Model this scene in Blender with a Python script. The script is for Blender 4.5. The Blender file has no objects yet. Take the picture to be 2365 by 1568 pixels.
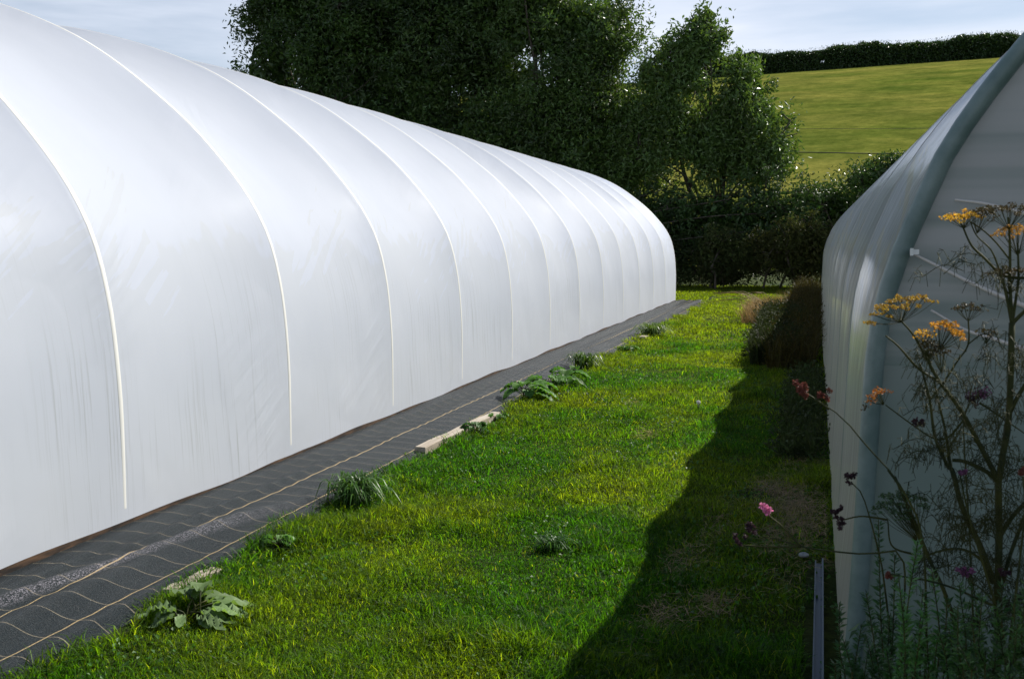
import bpy, math, random
import numpy as np
from mathutils import Vector
R_ = math.radians
rng = np.random.default_rng(11)
random.seed(5)
sc = bpy.context.scene
col = sc.collection

# ------------------------------------------------------------------ camera, sky, sun, exposure
CAMH = 1.6
cam = bpy.data.cameras.new('camera')
cam.lens = 35.0; cam.sensor_width = 36.0; cam.clip_start = 0.05; cam.clip_end = 6000
cam.dof.use_dof = True; cam.dof.focus_distance = 9.0; cam.dof.aperture_fstop = 16.0
camo = bpy.data.objects.new('camera', cam); col.objects.link(camo)
camo.location = (0, 0, CAMH)
PITCH, YAW = 5.6637, 17.2532
camo.rotation_euler = (R_(90 - PITCH), 0, R_(YAW))
sc.camera = camo

SUN = Vector((0.645, 0.90, 1.0)).normalized()
SUN_EL = math.asin(SUN.z); SUN_AZ = math.atan2(SUN.x, SUN.y)      # azimuth clockwise from +Y
world = bpy.data.worlds.new('World'); sc.world = world; world.use_nodes = True
nt = world.node_tree; nt.nodes.clear()
N = nt.nodes.new; Lk = nt.links.new
out = N('ShaderNodeOutputWorld'); bg = N('ShaderNodeBackground'); sky = N('ShaderNodeTexSky')
sky.sky_type = 'NISHITA'; sky.sun_disc = False; sky.sun_elevation = SUN_EL; sky.sun_rotation = SUN_AZ
sky.air_density = 1.0; sky.dust_density = 0.6; sky.ozone_density = 1.5
tc = N('ShaderNodeTexCoord'); mp = N('ShaderNodeMapping'); mp.inputs['Scale'].default_value = (1.2, 1.2, 9.0)
mp.inputs['Rotation'].default_value = (0.05, 0.10, 0)
nz = N('ShaderNodeTexNoise'); nz.inputs['Scale'].default_value = 1.6; nz.inputs['Detail'].default_value = 6
nz.inputs['Roughness'].default_value = 0.55
rp = N('ShaderNodeValToRGB'); rp.color_ramp.elements[0].position = 0.36; rp.color_ramp.elements[1].position = 0.66
rp.color_ramp.elements[0].color = (0.20, 0.20, 0.20, 1); rp.color_ramp.elements[1].color = (0.92, 0.92, 0.92, 1)
# thin cloud only within the lower sky; the zenith stays clear and dark
sep = N('ShaderNodeSeparateXYZ'); mr = N('ShaderNodeMapRange')
mr.inputs['From Min'].default_value = 0.30; mr.inputs['From Max'].default_value = 0.5
mr.inputs['To Min'].default_value = 1.0; mr.inputs['To Max'].default_value = 0.06
mul = N('ShaderNodeMath'); mul.operation = 'MULTIPLY'
mx = N('ShaderNodeMix'); mx.data_type = 'RGBA'
mx.inputs['B'].default_value = (9.6, 10.2, 11.6, 1)
Lk(tc.outputs['Generated'], mp.inputs['Vector']); Lk(mp.outputs[0], nz.inputs['Vector'])
Lk(nz.outputs['Fac'], rp.inputs[0]); Lk(tc.outputs['Generated'], sep.inputs[0]); Lk(sep.outputs['Z'], mr.inputs['Value'])
Lk(rp.outputs[0], mul.inputs[0]); Lk(mr.outputs[0], mul.inputs[1]); Lk(mul.outputs[0], mx.inputs['Factor'])
Lk(sky.outputs[0], mx.inputs['A']); Lk(mx.outputs['Result'], bg.inputs['Color'])
bg.inputs['Strength'].default_value = 0.058
Lk(bg.outputs[0], out.inputs['Surface'])
sl = bpy.data.lights.new('sun', 'SUN'); sl.energy = 4.3; sl.angle = R_(0.53); sl.color = (1.0, 0.955, 0.87)
so = bpy.data.objects.new('sun', sl); col.objects.link(so)
so.rotation_euler = (-SUN).to_track_quat('-Z', 'Y').to_euler(); so.location = (20, 30, 40)
sc.view_settings.view_transform = 'Standard'; sc.view_settings.look = 'None'
sc.view_settings.exposure = 0.72; sc.view_settings.gamma = 1.0; sc.view_settings.use_curve_mapping = False

# ------------------------------------------------------------------ measuring helper
# survey: turns a measured picture point (2365 x 1568 grid) at a known distance Y into metres
_f, _cx, _cy = 2299.0, 1182.5, 784.0
_t, _p = math.radians(PITCH), math.radians(YAW)
_Fh = np.array([-math.sin(_p), math.cos(_p), 0]); _R = np.array([math.cos(_p), math.sin(_p), 0]); _Z = np.array([0, 0, 1.])
_F = _Fh * math.cos(_t) - _Z * math.sin(_t); _U = _Z * math.cos(_t) + _Fh * math.sin(_t)
def at(x, y, Y):
    r = _R * (x - _cx) - _U * (y - _cy) + _F * _f
    return np.array([0, 0, CAMH]) + r * (Y / r[1])

# ------------------------------------------------------------------ mesh helpers
def mesh(name, verts, faces, mat, parent=None, smooth=False, cols=None, mats=None, fmat=None):
    """faces: list of int arrays (M,k). cols: per-vertex rgb."""
    verts = np.asarray(verts, np.float32)
    me = bpy.data.meshes.new(name)
    faces = [np.asarray(f, np.int32) for f in faces if len(f)]
    loops = np.concatenate([f.ravel() for f in faces])
    tot = np.concatenate([np.full(len(f), f.shape[1], np.int32) for f in faces])
    start = np.concatenate([[0], np.cumsum(tot)[:-1]]).astype(np.int32)
    me.vertices.add(len(verts)); me.vertices.foreach_set('co', verts.ravel())
    me.loops.add(len(loops)); me.loops.foreach_set('vertex_index', loops)
    me.polygons.add(len(tot)); me.polygons.foreach_set('loop_start', start); me.polygons.foreach_set('loop_total', tot)
    me.polygons.foreach_set('use_smooth', np.full(len(tot), smooth, bool))
    for m in (mats or [mat]): me.materials.append(m)
    if fmat is not None: me.polygons.foreach_set('material_index', np.asarray(fmat, np.int32))
    if cols is not None:
        a = me.color_attributes.new('tint', 'FLOAT_COLOR', 'POINT')
        c = np.ones((len(verts), 4), np.float32); c[:, :3] = cols
        a.data.foreach_set('color', c.ravel())
    me.update(calc_edges=True); me.validate()
    o = bpy.data.objects.new(name, me); col.objects.link(o)
    if parent is not None: o.parent = parent
    return o
def tag(o, label=None, cat=None, group=None, kind=None):
    if label: o['label'] = label
    if cat: o['category'] = cat
    if group: o['group'] = group
    if kind: o['kind'] = kind
    return o
def empty(name, loc, label, cat, group=None):
    o = bpy.data.objects.new(name, None); col.objects.link(o); o.location = loc
    o.empty_display_size = 0.2
    return tag(o, label, cat, group)
class Acc:
    def __init__(s): s.v = []; s.q = []; s.t = []; s.c = []; s.n = 0
    def add(s, v, quads=None, tris=None, c=None):
        v = np.asarray(v, float)
        if quads is not None and len(quads): s.q.append(np.asarray(quads) + s.n)
        if tris is not None and len(tris): s.t.append(np.asarray(tris) + s.n)
        s.v.append(v); s.n += len(v)
        if c is not None:
            c = np.asarray(c, float); s.c.append(np.broadcast_to(c, (len(v), 3)) if c.ndim == 1 else c)
    def tube(s, path, rad, n=6, c=None, cap=True):
        P = np.asarray(path, float); m = len(P)
        rad = np.broadcast_to(np.asarray(rad, float), (m,))
        T = np.gradient(P, axis=0); T /= (np.linalg.norm(T, axis=1)[:, None] + 1e-9)
        up = np.array([0.0, 0, 1.0]) if abs(T[:, 2]).mean() < 0.8 else np.array([1.0, 0.1, 0])
        A = np.cross(T, up); A /= (np.linalg.norm(A, axis=1)[:, None] + 1e-9); B = np.cross(T, A)
        th = np.arange(n) * 2 * math.pi / n
        V = P[:, None, :] + rad[:, None, None] * (np.cos(th)[None, :, None] * A[:, None, :] + np.sin(th)[None, :, None] * B[:, None, :])
        i = np.arange(m - 1)[:, None] * n; j = np.arange(n)[None, :]; k = (j + 1) % n
        q = np.stack([i + j, i + k, i + n + k, i + n + j], -1).reshape(-1, 4)
        V = V.reshape(-1, 3); tr = None
        if cap:
            V = np.vstack([V, P[0], P[-1]]); a = np.arange(n); b = (a + 1) % n
            tr = np.vstack([np.stack([b, a, np.full(n, m * n)], 1), np.stack([(m - 1) * n + a, (m - 1) * n + b, np.full(n, m * n + 1)], 1)])
        s.add(V, q, tr, c)
    def box(s, c0, c1, c=None):
        x0, y0, z0 = c0; x1, y1, z1 = c1
        v = [(x0,y0,z0),(x1,y0,z0),(x1,y1,z0),(x0,y1,z0),(x0,y0,z1),(x1,y0,z1),(x1,y1,z1),(x0,y1,z1)]
        s.add(v, [(0,3,2,1),(4,5,6,7),(0,1,5,4),(1,2,6,5),(2,3,7,6),(3,0,4,7)], None, c)
    def build(s, name, mat, parent=None, smooth=True):
        fs = []
        if s.q: fs.append(np.vstack(s.q))
        if s.t: fs.append(np.vstack(s.t))
        return mesh(name, np.vstack(s.v), fs, mat, parent, smooth, np.vstack(s.c) if s.c else None)
def spline(pts, n):
    P = np.asarray(pts, float)
    if len(P) == 2: return np.linspace(P[0], P[1], n)
    d = np.concatenate([[0], np.cumsum(np.linalg.norm(np.diff(P, axis=0), axis=1))]); t = np.linspace(0, d[-1], n)
    # Catmull-Rom
    out = []
    Q = np.vstack([2 * P[0] - P[1], P, 2 * P[-1] - P[-2]])
    for u in t:
        k = min(max(np.searchsorted(d, u, 'right') - 1, 0), len(P) - 2)
        w = (u - d[k]) / (d[k + 1] - d[k] + 1e-9)
        p0, p1, p2, p3 = Q[k], Q[k + 1], Q[k + 2], Q[k + 3]
        out.append(0.5 * ((2 * p1) + (-p0 + p2) * w + (2 * p0 - 5 * p1 + 4 * p2 - p3) * w * w + (-p0 + 3 * p1 - 3 * p2 + p3) * w ** 3))
    return np.array(out)
def vnoise(P, scale, seed=0):
    """cheap smooth value noise in 0..1 for (N,3) points"""
    P = np.asarray(P, float) * scale + seed * 17.31
    I = np.floor(P).astype(np.int64); Fp = P - I; Fp = Fp * Fp * (3 - 2 * Fp); r = 0
    def hsh(a):
        h = (a[:, 0] * 374761393 + a[:, 1] * 668265263 + a[:, 2] * 2147483647 + seed * 144665) & 0xffffffff
        h = ((h ^ (h >> 13)) * 1274126177) & 0xffffffff
        return ((h ^ (h >> 16)) & 0xffff) / 65535.0
    for dx in (0, 1):
        for dy in (0, 1):
            for dz in (0, 1):
                w = (Fp[:, 0] if dx else 1 - Fp[:, 0]) * (Fp[:, 1] if dy else 1 - Fp[:, 1]) * (Fp[:, 2] if dz else 1 - Fp[:, 2])
                r = r + w * hsh(I + np.array([dx, dy, dz]))
    return r
def rand_dirs(n, r=rng):
    v = r.normal(size=(n, 3)); return v / np.linalg.norm(v, axis=1)[:, None]
def leaves(acc, C, size, asp=0.42, fold=0.25, up=0.3, c=(1, 1, 1), cvar=0.25, r=rng, dirs=None):
    """folded pointed leaves (two triangles sharing the midrib) at centres C"""
    n = len(C); s = np.broadcast_to(size, (n,)) * r.uniform(0.65, 1.3, n)
    d = rand_dirs(n, r) if dirs is None else dirs
    nn = rand_dirs(n, r) + np.array([0, 0, up]); side = np.cross(d, nn); side /= (np.linalg.norm(side, axis=1)[:, None] + 1e-9)
    nrm = np.cross(side, d)
    h = (s * 0.5)[:, None]
    w = (s * asp * 0.5)[:, None]
    a = C - d * h; b = C + d * h - nrm * h * 0.3; l = C + side * w + nrm * w * fold; q = C - side * w + nrm * w * fold
    V = np.stack([a, l, b, q], 1).reshape(-1, 3)
    i = np.arange(n)[:, None] * 4
    T = np.concatenate([i + [0, 1, 2], i + [0, 2, 3]])
    cc = np.asarray(c, float) * np.ones((n, 3)); cc = cc * r.uniform(1 - cvar, 1 + cvar, (n, 1)) * (1 + r.normal(0, 0.06, (n, 3)))
    acc.add(V, None, T, np.repeat(np.clip(cc, 0, 1.6), 4, 0))

# ------------------------------------------------------------------ materials
def mat(name, base=(0.5, 0.5, 0.5), rough=0.6, spec=0.5, metal=0.0):
    m = bpy.data.materials.new(name); m.use_nodes = True
    b = m.node_tree.nodes['Principled BSDF']
    b.inputs['Base Color'].default_value = (*base, 1); b.inputs['Roughness'].default_value = rough
    b.inputs['Specular IOR Level'].default_value = spec; b.inputs['Metallic'].default_value = metal
    return m, m.node_tree, b
def nd(t, kind, **kw):
    n = t.nodes.new(kind)
    for k, v in kw.items():
        if k in n.inputs.keys() if hasattr(n.inputs, 'keys') else False: n.inputs[k].default_value = v
        else: setattr(n, k, v)
    return n
def ramp(t, src, p0, c0, p1, c1, mid=None):
    r = t.nodes.new('ShaderNodeValToRGB'); e = r.color_ramp.elements
    e[0].position = p0; e[0].color = (*c0, 1) if len(c0) == 3 else c0
    e[1].position = p1; e[1].color = (*c1, 1) if len(c1) == 3 else c1
    if mid:
        x = e.new(mid[0]); x.color = (*mid[1], 1)
    t.links.new(src, r.inputs[0]); return r
def mathn(t, op, a, b=None, c=None):
    n = t.nodes.new('ShaderNodeMath'); n.operation = op
    for i, v in enumerate((a, b, c)):
        if v is None: continue
        if isinstance(v, (int, float)): n.inputs[i].default_value = v
        else: t.links.new(v, n.inputs[i])
    return n.outputs[0]
def mixc(t, f, a, b, blend='MIX'):
    n = t.nodes.new('ShaderNodeMix'); n.data_type = 'RGBA'; n.blend_type = blend
    for k, v in (('Factor', f), ('A', a), ('B', b)):
        if isinstance(v, (int, float)): n.inputs[k].default_value = v
        elif isinstance(v, tuple): n.inputs[k].default_value = (*v, 1)
        else: t.links.new(v, n.inputs[k])
    return n.outputs['Result']
def noise(t, vec, scale, detail=3, rough=0.5, sc3=None, rot=None):
    if sc3 is not None:
        if rot:
            m0 = t.nodes.new('ShaderNodeMapping'); m0.inputs['Rotation'].default_value = rot
            t.links.new(vec, m0.inputs['Vector']); vec = m0.outputs[0]
        mp = t.nodes.new('ShaderNodeMapping'); mp.inputs['Scale'].default_value = sc3
        t.links.new(vec, mp.inputs['Vector']); vec = mp.outputs[0]
    n = t.nodes.new('ShaderNodeTexNoise'); n.inputs['Scale'].default_value = scale
    n.inputs['Detail'].default_value = detail; n.inputs['Roughness'].default_value = rough
    t.links.new(vec, n.inputs['Vector']); return n.outputs['Fac']
def objco(t):
    return t.nodes.new('ShaderNodeTexCoord').outputs['Object']
def leafmat(name, base, rough=0.38, spec=0.5, trans=0.35, tcol=None):
    """leaf: tinted per leaf, glossy cuticle, lets some sun through"""
    m, t, b = mat(name, base, rough, spec)
    a = t.nodes.new('ShaderNodeAttribute'); a.attribute_name = 'tint'
    cl = mixc(t, 1.0, base, a.outputs['Color'], 'MULTIPLY'); t.links.new(cl, b.inputs['Base Color'])
    tr = t.nodes.new('ShaderNodeBsdfTranslucent')
    tcl = mixc(t, 1.0, tcol or tuple(min(1, x * 1.5) for x in base), a.outputs['Color'], 'MULTIPLY'); t.links.new(tcl, tr.inputs['Color'])
    ms = t.nodes.new('ShaderNodeMixShader'); ms.inputs[0].default_value = trans
    t.links.new(b.outputs[0], ms.inputs[1]); t.links.new(tr.outputs[0], ms.inputs[2])
    t.links.new(ms.outputs[0], t.nodes['Material Output'].inputs['Surface']); return m

M_grass = leafmat('grass_blade', (0.054, 0.122, 0.008), 0.5, 0.2, 0.5, (0.185, 0.37, 0.006))
M_tuft = leafmat('coarse_grass', (0.045, 0.11, 0.016), 0.42, 0.35, 0.35, (0.09, 0.19, 0.02))
M_straw = leafmat('dry_straw', (0.30, 0.22, 0.10), 0.6, 0.3, 0.25, (0.34, 0.25, 0.11))
M_tree = leafmat('tree_leaf', (0.052, 0.092, 0.020), 0.42, 0.52, 0.22, (0.11, 0.19, 0.02))
M_hedge = leafmat('hedge_leaf', (0.040, 0.080, 0.016), 0.42, 0.45, 0.2, (0.06, 0.12, 0.018))
M_weed = leafmat('weed_leaf', (0.045, 0.062, 0.020), 0.6, 0.2, 0.22, (0.08, 0.105, 0.022))
M_dock = leafmat('dock_leaf', (0.060, 0.120, 0.028), 0.5, 0.28, 0.3, (0.11, 0.24, 0.02))
M_herb = leafmat('herb_leaf', (0.05, 0.125, 0.04), 0.36, 0.6, 0.25, (0.08, 0.24, 0.04))
M_bark, t, b = mat('bark', (0.07, 0.055, 0.04), 0.9, 0.2)
nf = noise(t, objco(t), 6, 5, 0.6, (1, 1, 0.2)); r = ramp(t, nf, 0.3, (0.035, 0.028, 0.02), 0.7, (0.13, 0.11, 0.085)); t.links.new(r.outputs[0], b.inputs['Base Color'])
M_stem, t, b = mat('green_stem', (0.045, 0.06, 0.018), 0.6, 0.15)
nf = noise(t, objco(t), 14, 3); r = ramp(t, nf, 0.35, (0.018, 0.027, 0.010), 0.72, (0.07, 0.07, 0.016)); t.links.new(r.outputs[0], b.inputs['Base Color'])

# ground soil / turf underlayer
M_ground, t, b = mat('lawn_soil', (0.04, 0.05, 0.015), 0.95, 0.1)
oc = objco(t)
n1 = noise(t, oc, 0.9, 4, 0.55); n2 = noise(t, oc, 22, 5, 0.7)
c1 = ramp(t, n1, 0.35, (0.030, 0.055, 0.010), 0.65, (0.058, 0.075, 0.014)); c2 = ramp(t, n2, 0.3, (0.35, 0.35, 0.35), 0.75, (1.25, 1.2, 1.1))
t.links.new(mixc(t, 1.0, c1.outputs[0], c2.outputs[0], 'MULTIPLY'), b.inputs['Base Color'])
bp = t.nodes.new('ShaderNodeBump'); bp.inputs['Strength'].default_value = 0.8; bp.inputs['Distance'].default_value = 0.03
t.links.new(n2, bp.inputs['Height']); t.links.new(bp.outputs[0], b.inputs['Normal'])
# hill field of dry pasture
M_field, t, b = mat('pasture', (0.3, 0.28, 0.06), 1.0, 0.0)
oc = objco(t)
n1 = noise(t, oc, 0.045, 5, 0.6, (1, 1.6, 1)); n2 = noise(t, oc, 0.55, 8, 0.85, (0.9, 0.9, 1)); n3 = noise(t, oc, 0.16, 6, 0.7, (0.6, 0.9, 1))
c1 = ramp(t, n1, 0.34, (0.102, 0.132, 0.024), 0.66, (0.195, 0.185, 0.046)); c3 = ramp(t, n3, 0.35, (0.66, 0.74, 0.7), 0.62, (1.15, 1.12, 1.1)); c2 = ramp(t, n2, 0.36, (0.55, 0.62, 0.5), 0.66, (1.38, 1.32, 1.25))
x = mixc(t, 1.0, c1.outputs[0], c3.outputs[0], 'MULTIPLY'); t.links.new(mixc(t, 1.0, x, c2.outputs[0], 'MULTIPLY'), b.inputs['Base Color'])

# milky polythene
def film_mat(name, bright, grey, Y0, S, rough, trans, coat, stain, streak, bump, vfold=0.0, soft=0.0):
    m, t, b = mat(name, bright, rough, 0.12 if trans == 0.50 else 0.4)
    oc = objco(t); sp = t.nodes.new('ShaderNodeSeparateXYZ'); t.links.new(oc, sp.inputs[0])
    X, Y, Zc = sp.outputs
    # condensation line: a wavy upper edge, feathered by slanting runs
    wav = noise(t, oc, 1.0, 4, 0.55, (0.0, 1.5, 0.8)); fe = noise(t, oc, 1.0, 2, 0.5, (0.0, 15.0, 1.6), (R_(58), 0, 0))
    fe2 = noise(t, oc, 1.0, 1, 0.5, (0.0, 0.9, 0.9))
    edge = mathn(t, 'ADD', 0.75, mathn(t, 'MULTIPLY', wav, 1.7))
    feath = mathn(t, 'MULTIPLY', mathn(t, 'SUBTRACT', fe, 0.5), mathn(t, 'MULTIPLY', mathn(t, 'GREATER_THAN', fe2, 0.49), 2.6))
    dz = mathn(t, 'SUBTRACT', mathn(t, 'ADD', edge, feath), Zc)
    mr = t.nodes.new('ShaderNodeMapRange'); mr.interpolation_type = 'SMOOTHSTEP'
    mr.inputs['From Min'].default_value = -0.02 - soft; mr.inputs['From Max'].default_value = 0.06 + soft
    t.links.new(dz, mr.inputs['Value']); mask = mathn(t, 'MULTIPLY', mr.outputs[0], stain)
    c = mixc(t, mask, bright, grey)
    # algae and dust low down
    mr3 = t.nodes.new('ShaderNodeMapRange'); mr3.inputs['From Min'].default_value = 0.0; mr3.inputs['From Max'].default_value = 0.9
    mr3.inputs['To Min'].default_value = 0.5; mr3.inputs['To Max'].default_value = 0.0; t.links.new(Zc, mr3.inputs['Value'])
    c = mixc(t, mathn(t, 'MULTIPLY', mr3.outputs[0], noise(t, oc, 1.0, 4, 0.6, (1, 1.2, 1.5))), c, (grey[0] * .92, grey[1] * .90, grey[2] * .82))
    # vertical dirt runs on the side wall; on the right cover, painted reflection strips
    st = noise(t, oc, 1.0, 4, 0.7, (3, 40, 0.8) if vfold < 0.6 else (1, 6.5, 0.22)); st2 = noise(t, oc, 1.0, 2, 0.5, (0.6, 1.1, 0.9)); zr = t.nodes.new('ShaderNodeMapRange')
    zr.inputs['From Min'].default_value = 0.9; zr.inputs['From Max'].default_value = 1.9; zr.inputs['To Min'].default_value = 1.0; zr.inputs['To Max'].default_value = 0.0
    t.links.new(Zc, zr.inputs['Value'])
    s1 = ramp(t, st, 0.53, (0, 0, 0), 0.80, (1, 1, 1)); s2 = ramp(t, st2, 0.42, (0, 0, 0), 0.66, (1, 1, 1))
    dirt_reflect = mathn(t, 'MULTIPLY', mathn(t, 'MULTIPLY', s1.outputs[0], s2.outputs[0]), mathn(t, 'MULTIPLY', zr.outputs[0], streak))
    c = mixc(t, dirt_reflect, c, (0.40, 0.41, 0.38))
    sm = noise(t, oc, 1.0, 4, 0.6, (0.7, 1.3, 0.7)); smr = ramp(t, sm, 0.3, (0.955, 0.96, 0.965), 0.7, (1, 1, 1))
    c = mixc(t, 1.0, c, smr.outputs[0], 'MULTIPLY')
    t.links.new(c, b.inputs['Base Color'])
    b.inputs['Coat Weight'].default_value = coat; b.inputs['Coat Roughness'].default_value = 0.13 if vfold else 0.28
    # creases and ripples
    rip = noise(t, oc, 1.0, 2, 0.5, (1.0, 12.0, 1.5), (R_(56), 0, 0)); rm = noise(t, oc, 1.0, 2, 0.5, (0.8, 0.8, 0.8))
    rmr = ramp(t, rm, 0.5, (0.04, 0.04, 0.04), 0.72, (1, 1, 1))
    lng = noise(t, oc, 1.0, 3, 0.55, (1.1, 2.4, 0.8), (R_(-12), 0, 0))
    vert = noise(t, oc, 1.0, 2, 0.5, (0.3, 9.0, 0.3))
    hgt = mathn(t, 'ADD', mathn(t, 'MULTIPLY', rip, rmr.outputs[0]), mathn(t, 'ADD', mathn(t, 'MULTIPLY', lng, 0.4), mathn(t, 'MULTIPLY', vert, vfold)))
    bp = t.nodes.new('ShaderNodeBump'); bp.inputs['Strength'].default_value = bump; bp.inputs['Distance'].default_value = 0.03
    t.links.new(hgt, bp.inputs['Height']); t.links.new(bp.outputs[0], b.inputs['Normal'])
    tr = t.nodes.new('ShaderNodeBsdfTranslucent'); t.links.new(c, tr.inputs['Color'])
    ms = t.nodes.new('ShaderNodeMixShader'); ms.inputs[0].default_value = trans
    t.links.new(b.outputs[0], ms.inputs[1]); t.links.new(tr.outputs[0], ms.inputs[2])
    t.links.new(ms.outputs[0], t.nodes['Material Output'].inputs['Surface']); return m
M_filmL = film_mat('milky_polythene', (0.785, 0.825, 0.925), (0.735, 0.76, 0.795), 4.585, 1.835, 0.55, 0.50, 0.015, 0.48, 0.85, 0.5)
M_filmR = film_mat('weathered_polythene', (0.66, 0.72, 0.78), (0.72, 0.73, 0.68), 3.5, 1.835, 0.12, 0.42, 1.0, 0.9, 0.95, 0.6, 1.6)
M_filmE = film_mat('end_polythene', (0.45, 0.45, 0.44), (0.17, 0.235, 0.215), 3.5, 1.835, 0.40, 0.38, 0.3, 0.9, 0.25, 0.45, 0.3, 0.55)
M_hoop, t, b = mat('cream_hoop_tape', (0.88, 0.87, 0.82), 0.5, 0.4)
tr = t.nodes.new('ShaderNodeBsdfTranslucent'); tr.inputs['Color'].default_value = (0.9, 0.88, 0.82, 1)
ms = t.nodes.new('ShaderNodeMixShader'); ms.inputs[0].default_value = 0.25
t.links.new(b.outputs[0], ms.inputs[1]); t.links.new(tr.outputs[0], ms.inputs[2]); t.links.new(ms.outputs[0], t.nodes['Material Output'].inputs['Surface'])
M_hoopR, t, b = mat('galvanised_hoop_under_film', (0.20, 0.27, 0.26), 0.4, 0.5)
nf = noise(t, objco(t), 7, 5, 0.65); r = ramp(t, nf, 0.35, (0.10, 0.155, 0.145), 0.7, (0.19, 0.25, 0.235)); t.links.new(r.outputs[0], b.inputs['Base Color'])
M_rail, t, b = mat('pale_timber', (0.46, 0.38, 0.28), 0.85, 0.2)
nf = noise(t, objco(t), 3, 6, 0.65, (9, 0.6, 9)); r = ramp(t, nf, 0.3, (0.26, 0.21, 0.16), 0.7, (0.50, 0.45, 0.38)); t.links.new(r.outputs[0], b.inputs['Base Color'])
M_batten, t, b = mat('brown_batten', (0.09, 0.05, 0.025), 0.85, 0.2)
nf = noise(t, objco(t), 5, 5, 0.65, (9, 1.0, 9)); r = ramp(t, nf, 0.38, (0.008, 0.006, 0.005), 0.80, (0.10, 0.055, 0.028)); t.links.new(r.outputs[0], b.inputs['Base Color'])
M_steel, t, b = mat('galvanised_steel', (0.075, 0.105, 0.13), 0.5, 0.35, 0.3)
M_white, t, b = mat('white_plastic', (0.75, 0.75, 0.72), 0.4)
M_brace, t, b = mat('brace_behind_film', (0.66, 0.61, 0.56), 0.8, 0.2)
# woven ground fabric, printed guide lines in the weave
M_mat, t, b = mat('woven_fabric', (0.03, 0.034, 0.042), 0.42, 0.22)
oc = objco(t); sp = t.nodes.new('ShaderNodeSeparateXYZ')
wob = t.nodes.new('ShaderNodeTexNoise'); wob.inputs['Scale'].default_value = 3.0; wob.inputs['Detail'].default_value = 2
t.links.new(oc, wob.inputs['Vector'])
w2 = t.nodes.new('ShaderNodeVectorMath'); w2.operation = 'MULTIPLY_ADD'; w2.inputs[1].default_value = (0.010, 0.035, 0); 
t.links.new(wob.outputs['Color'], w2.inputs[0]); t.links.new(oc, w2.inputs[2]); t.links.new(w2.outputs[0], sp.inputs[0])
X, Y, Zc = sp.outputs
fab = noise(t, oc, 160, 2, 0.7); big = noise(t, oc, 1.7, 4, 0.6, (2.5, 0.8, 1))
base = mixc(t, big, (0.005, 0.009, 0.011), (0.012, 0.019, 0.023))
base = mixc(t, 1.0, base, ramp(t, fab, 0.3, (0.55, 0.55, 0.55), 0.7, (1.5, 1.5, 1.5)).outputs[0], 'MULTIPLY')
def line(coord, pos, halfw):
    return mathn(t, 'LESS_THAN', mathn(t, 'ABSOLUTE', mathn(t, 'SUBTRACT', coord, pos)), halfw)
fr = mathn(t, 'ABSOLUTE', mathn(t, 'SUBTRACT', mathn(t, 'FRACT', mathn(t, 'DIVIDE', Y, 0.19)), 0.5))
cross = mathn(t, 'MULTIPLY', mathn(t, 'LESS_THAN', fr, 0.014), mathn(t, 'ADD', 0.25, mathn(t, 'MULTIPLY', noise(t, oc, 9, 2), 0.75)))
lines = mathn(t, 'MAXIMUM', line(X, -3.27 + 0.015, 0.0052), line(X, -2.93 + 0.015, 0.0048))
cc = mixc(t, mathn(t, 'MULTIPLY', cross, 1.0), base, (0.30, 0.25, 0.17))
cc = mixc(t, lines, cc, (0.46, 0.34, 0.17))
t.links.new(cc, b.inputs['Base Color'])
rr = ramp(t, noise(t, oc, 240, 2, 0.8), 0.3, (0.26, 0.26, 0.26), 0.8, (0.62, 0.62, 0.62)); t.links.new(rr.outputs[0], b.inputs['Roughness'])
# sun glint along a fold, painted as a speckled paler band in the fabric colour
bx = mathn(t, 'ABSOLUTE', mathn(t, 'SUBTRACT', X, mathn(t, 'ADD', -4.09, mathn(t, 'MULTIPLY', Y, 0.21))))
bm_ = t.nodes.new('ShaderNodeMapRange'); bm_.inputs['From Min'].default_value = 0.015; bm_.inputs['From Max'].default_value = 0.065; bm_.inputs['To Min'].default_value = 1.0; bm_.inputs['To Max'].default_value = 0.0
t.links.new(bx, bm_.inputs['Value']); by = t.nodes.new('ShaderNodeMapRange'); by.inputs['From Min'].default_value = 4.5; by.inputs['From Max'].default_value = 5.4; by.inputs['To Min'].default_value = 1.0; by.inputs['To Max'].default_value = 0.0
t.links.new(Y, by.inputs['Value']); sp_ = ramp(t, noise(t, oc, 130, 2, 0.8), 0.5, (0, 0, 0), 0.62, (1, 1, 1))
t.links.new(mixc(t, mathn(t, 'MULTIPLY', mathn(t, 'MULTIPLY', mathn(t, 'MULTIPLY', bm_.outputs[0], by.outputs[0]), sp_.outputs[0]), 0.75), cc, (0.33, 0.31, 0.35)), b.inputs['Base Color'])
bp = t.nodes.new('ShaderNodeBump'); bp.inputs['Strength'].default_value = 1.0; bp.inputs['Distance'].default_value = 0.010
t.links.new(noise(t, oc, 150, 2, 0.8), bp.inputs['Height']); t.links.new(bp.outputs[0], b.inputs['Normal'])
def petal(name, c, tr=0.25): return leafmat(name, c, 0.55, 0.3, tr, tuple(min(1, x * 1.3) for x in c))
M_yellow = petal('fennel_flower', (0.56, 0.355, 0.03), 0.35)
M_seed = petal('fennel_seed', (0.07, 0.055, 0.022)); M_purple = petal('verbena_purple', (0.17, 0.06, 0.13)); M_pink = petal('verbena_pink', (0.62, 0.20, 0.36))
M_dkseed = petal('verbena_seed', (0.045, 0.022, 0.028)); M_rust = petal('rust_seed', (0.16, 0.05, 0.035))

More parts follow.
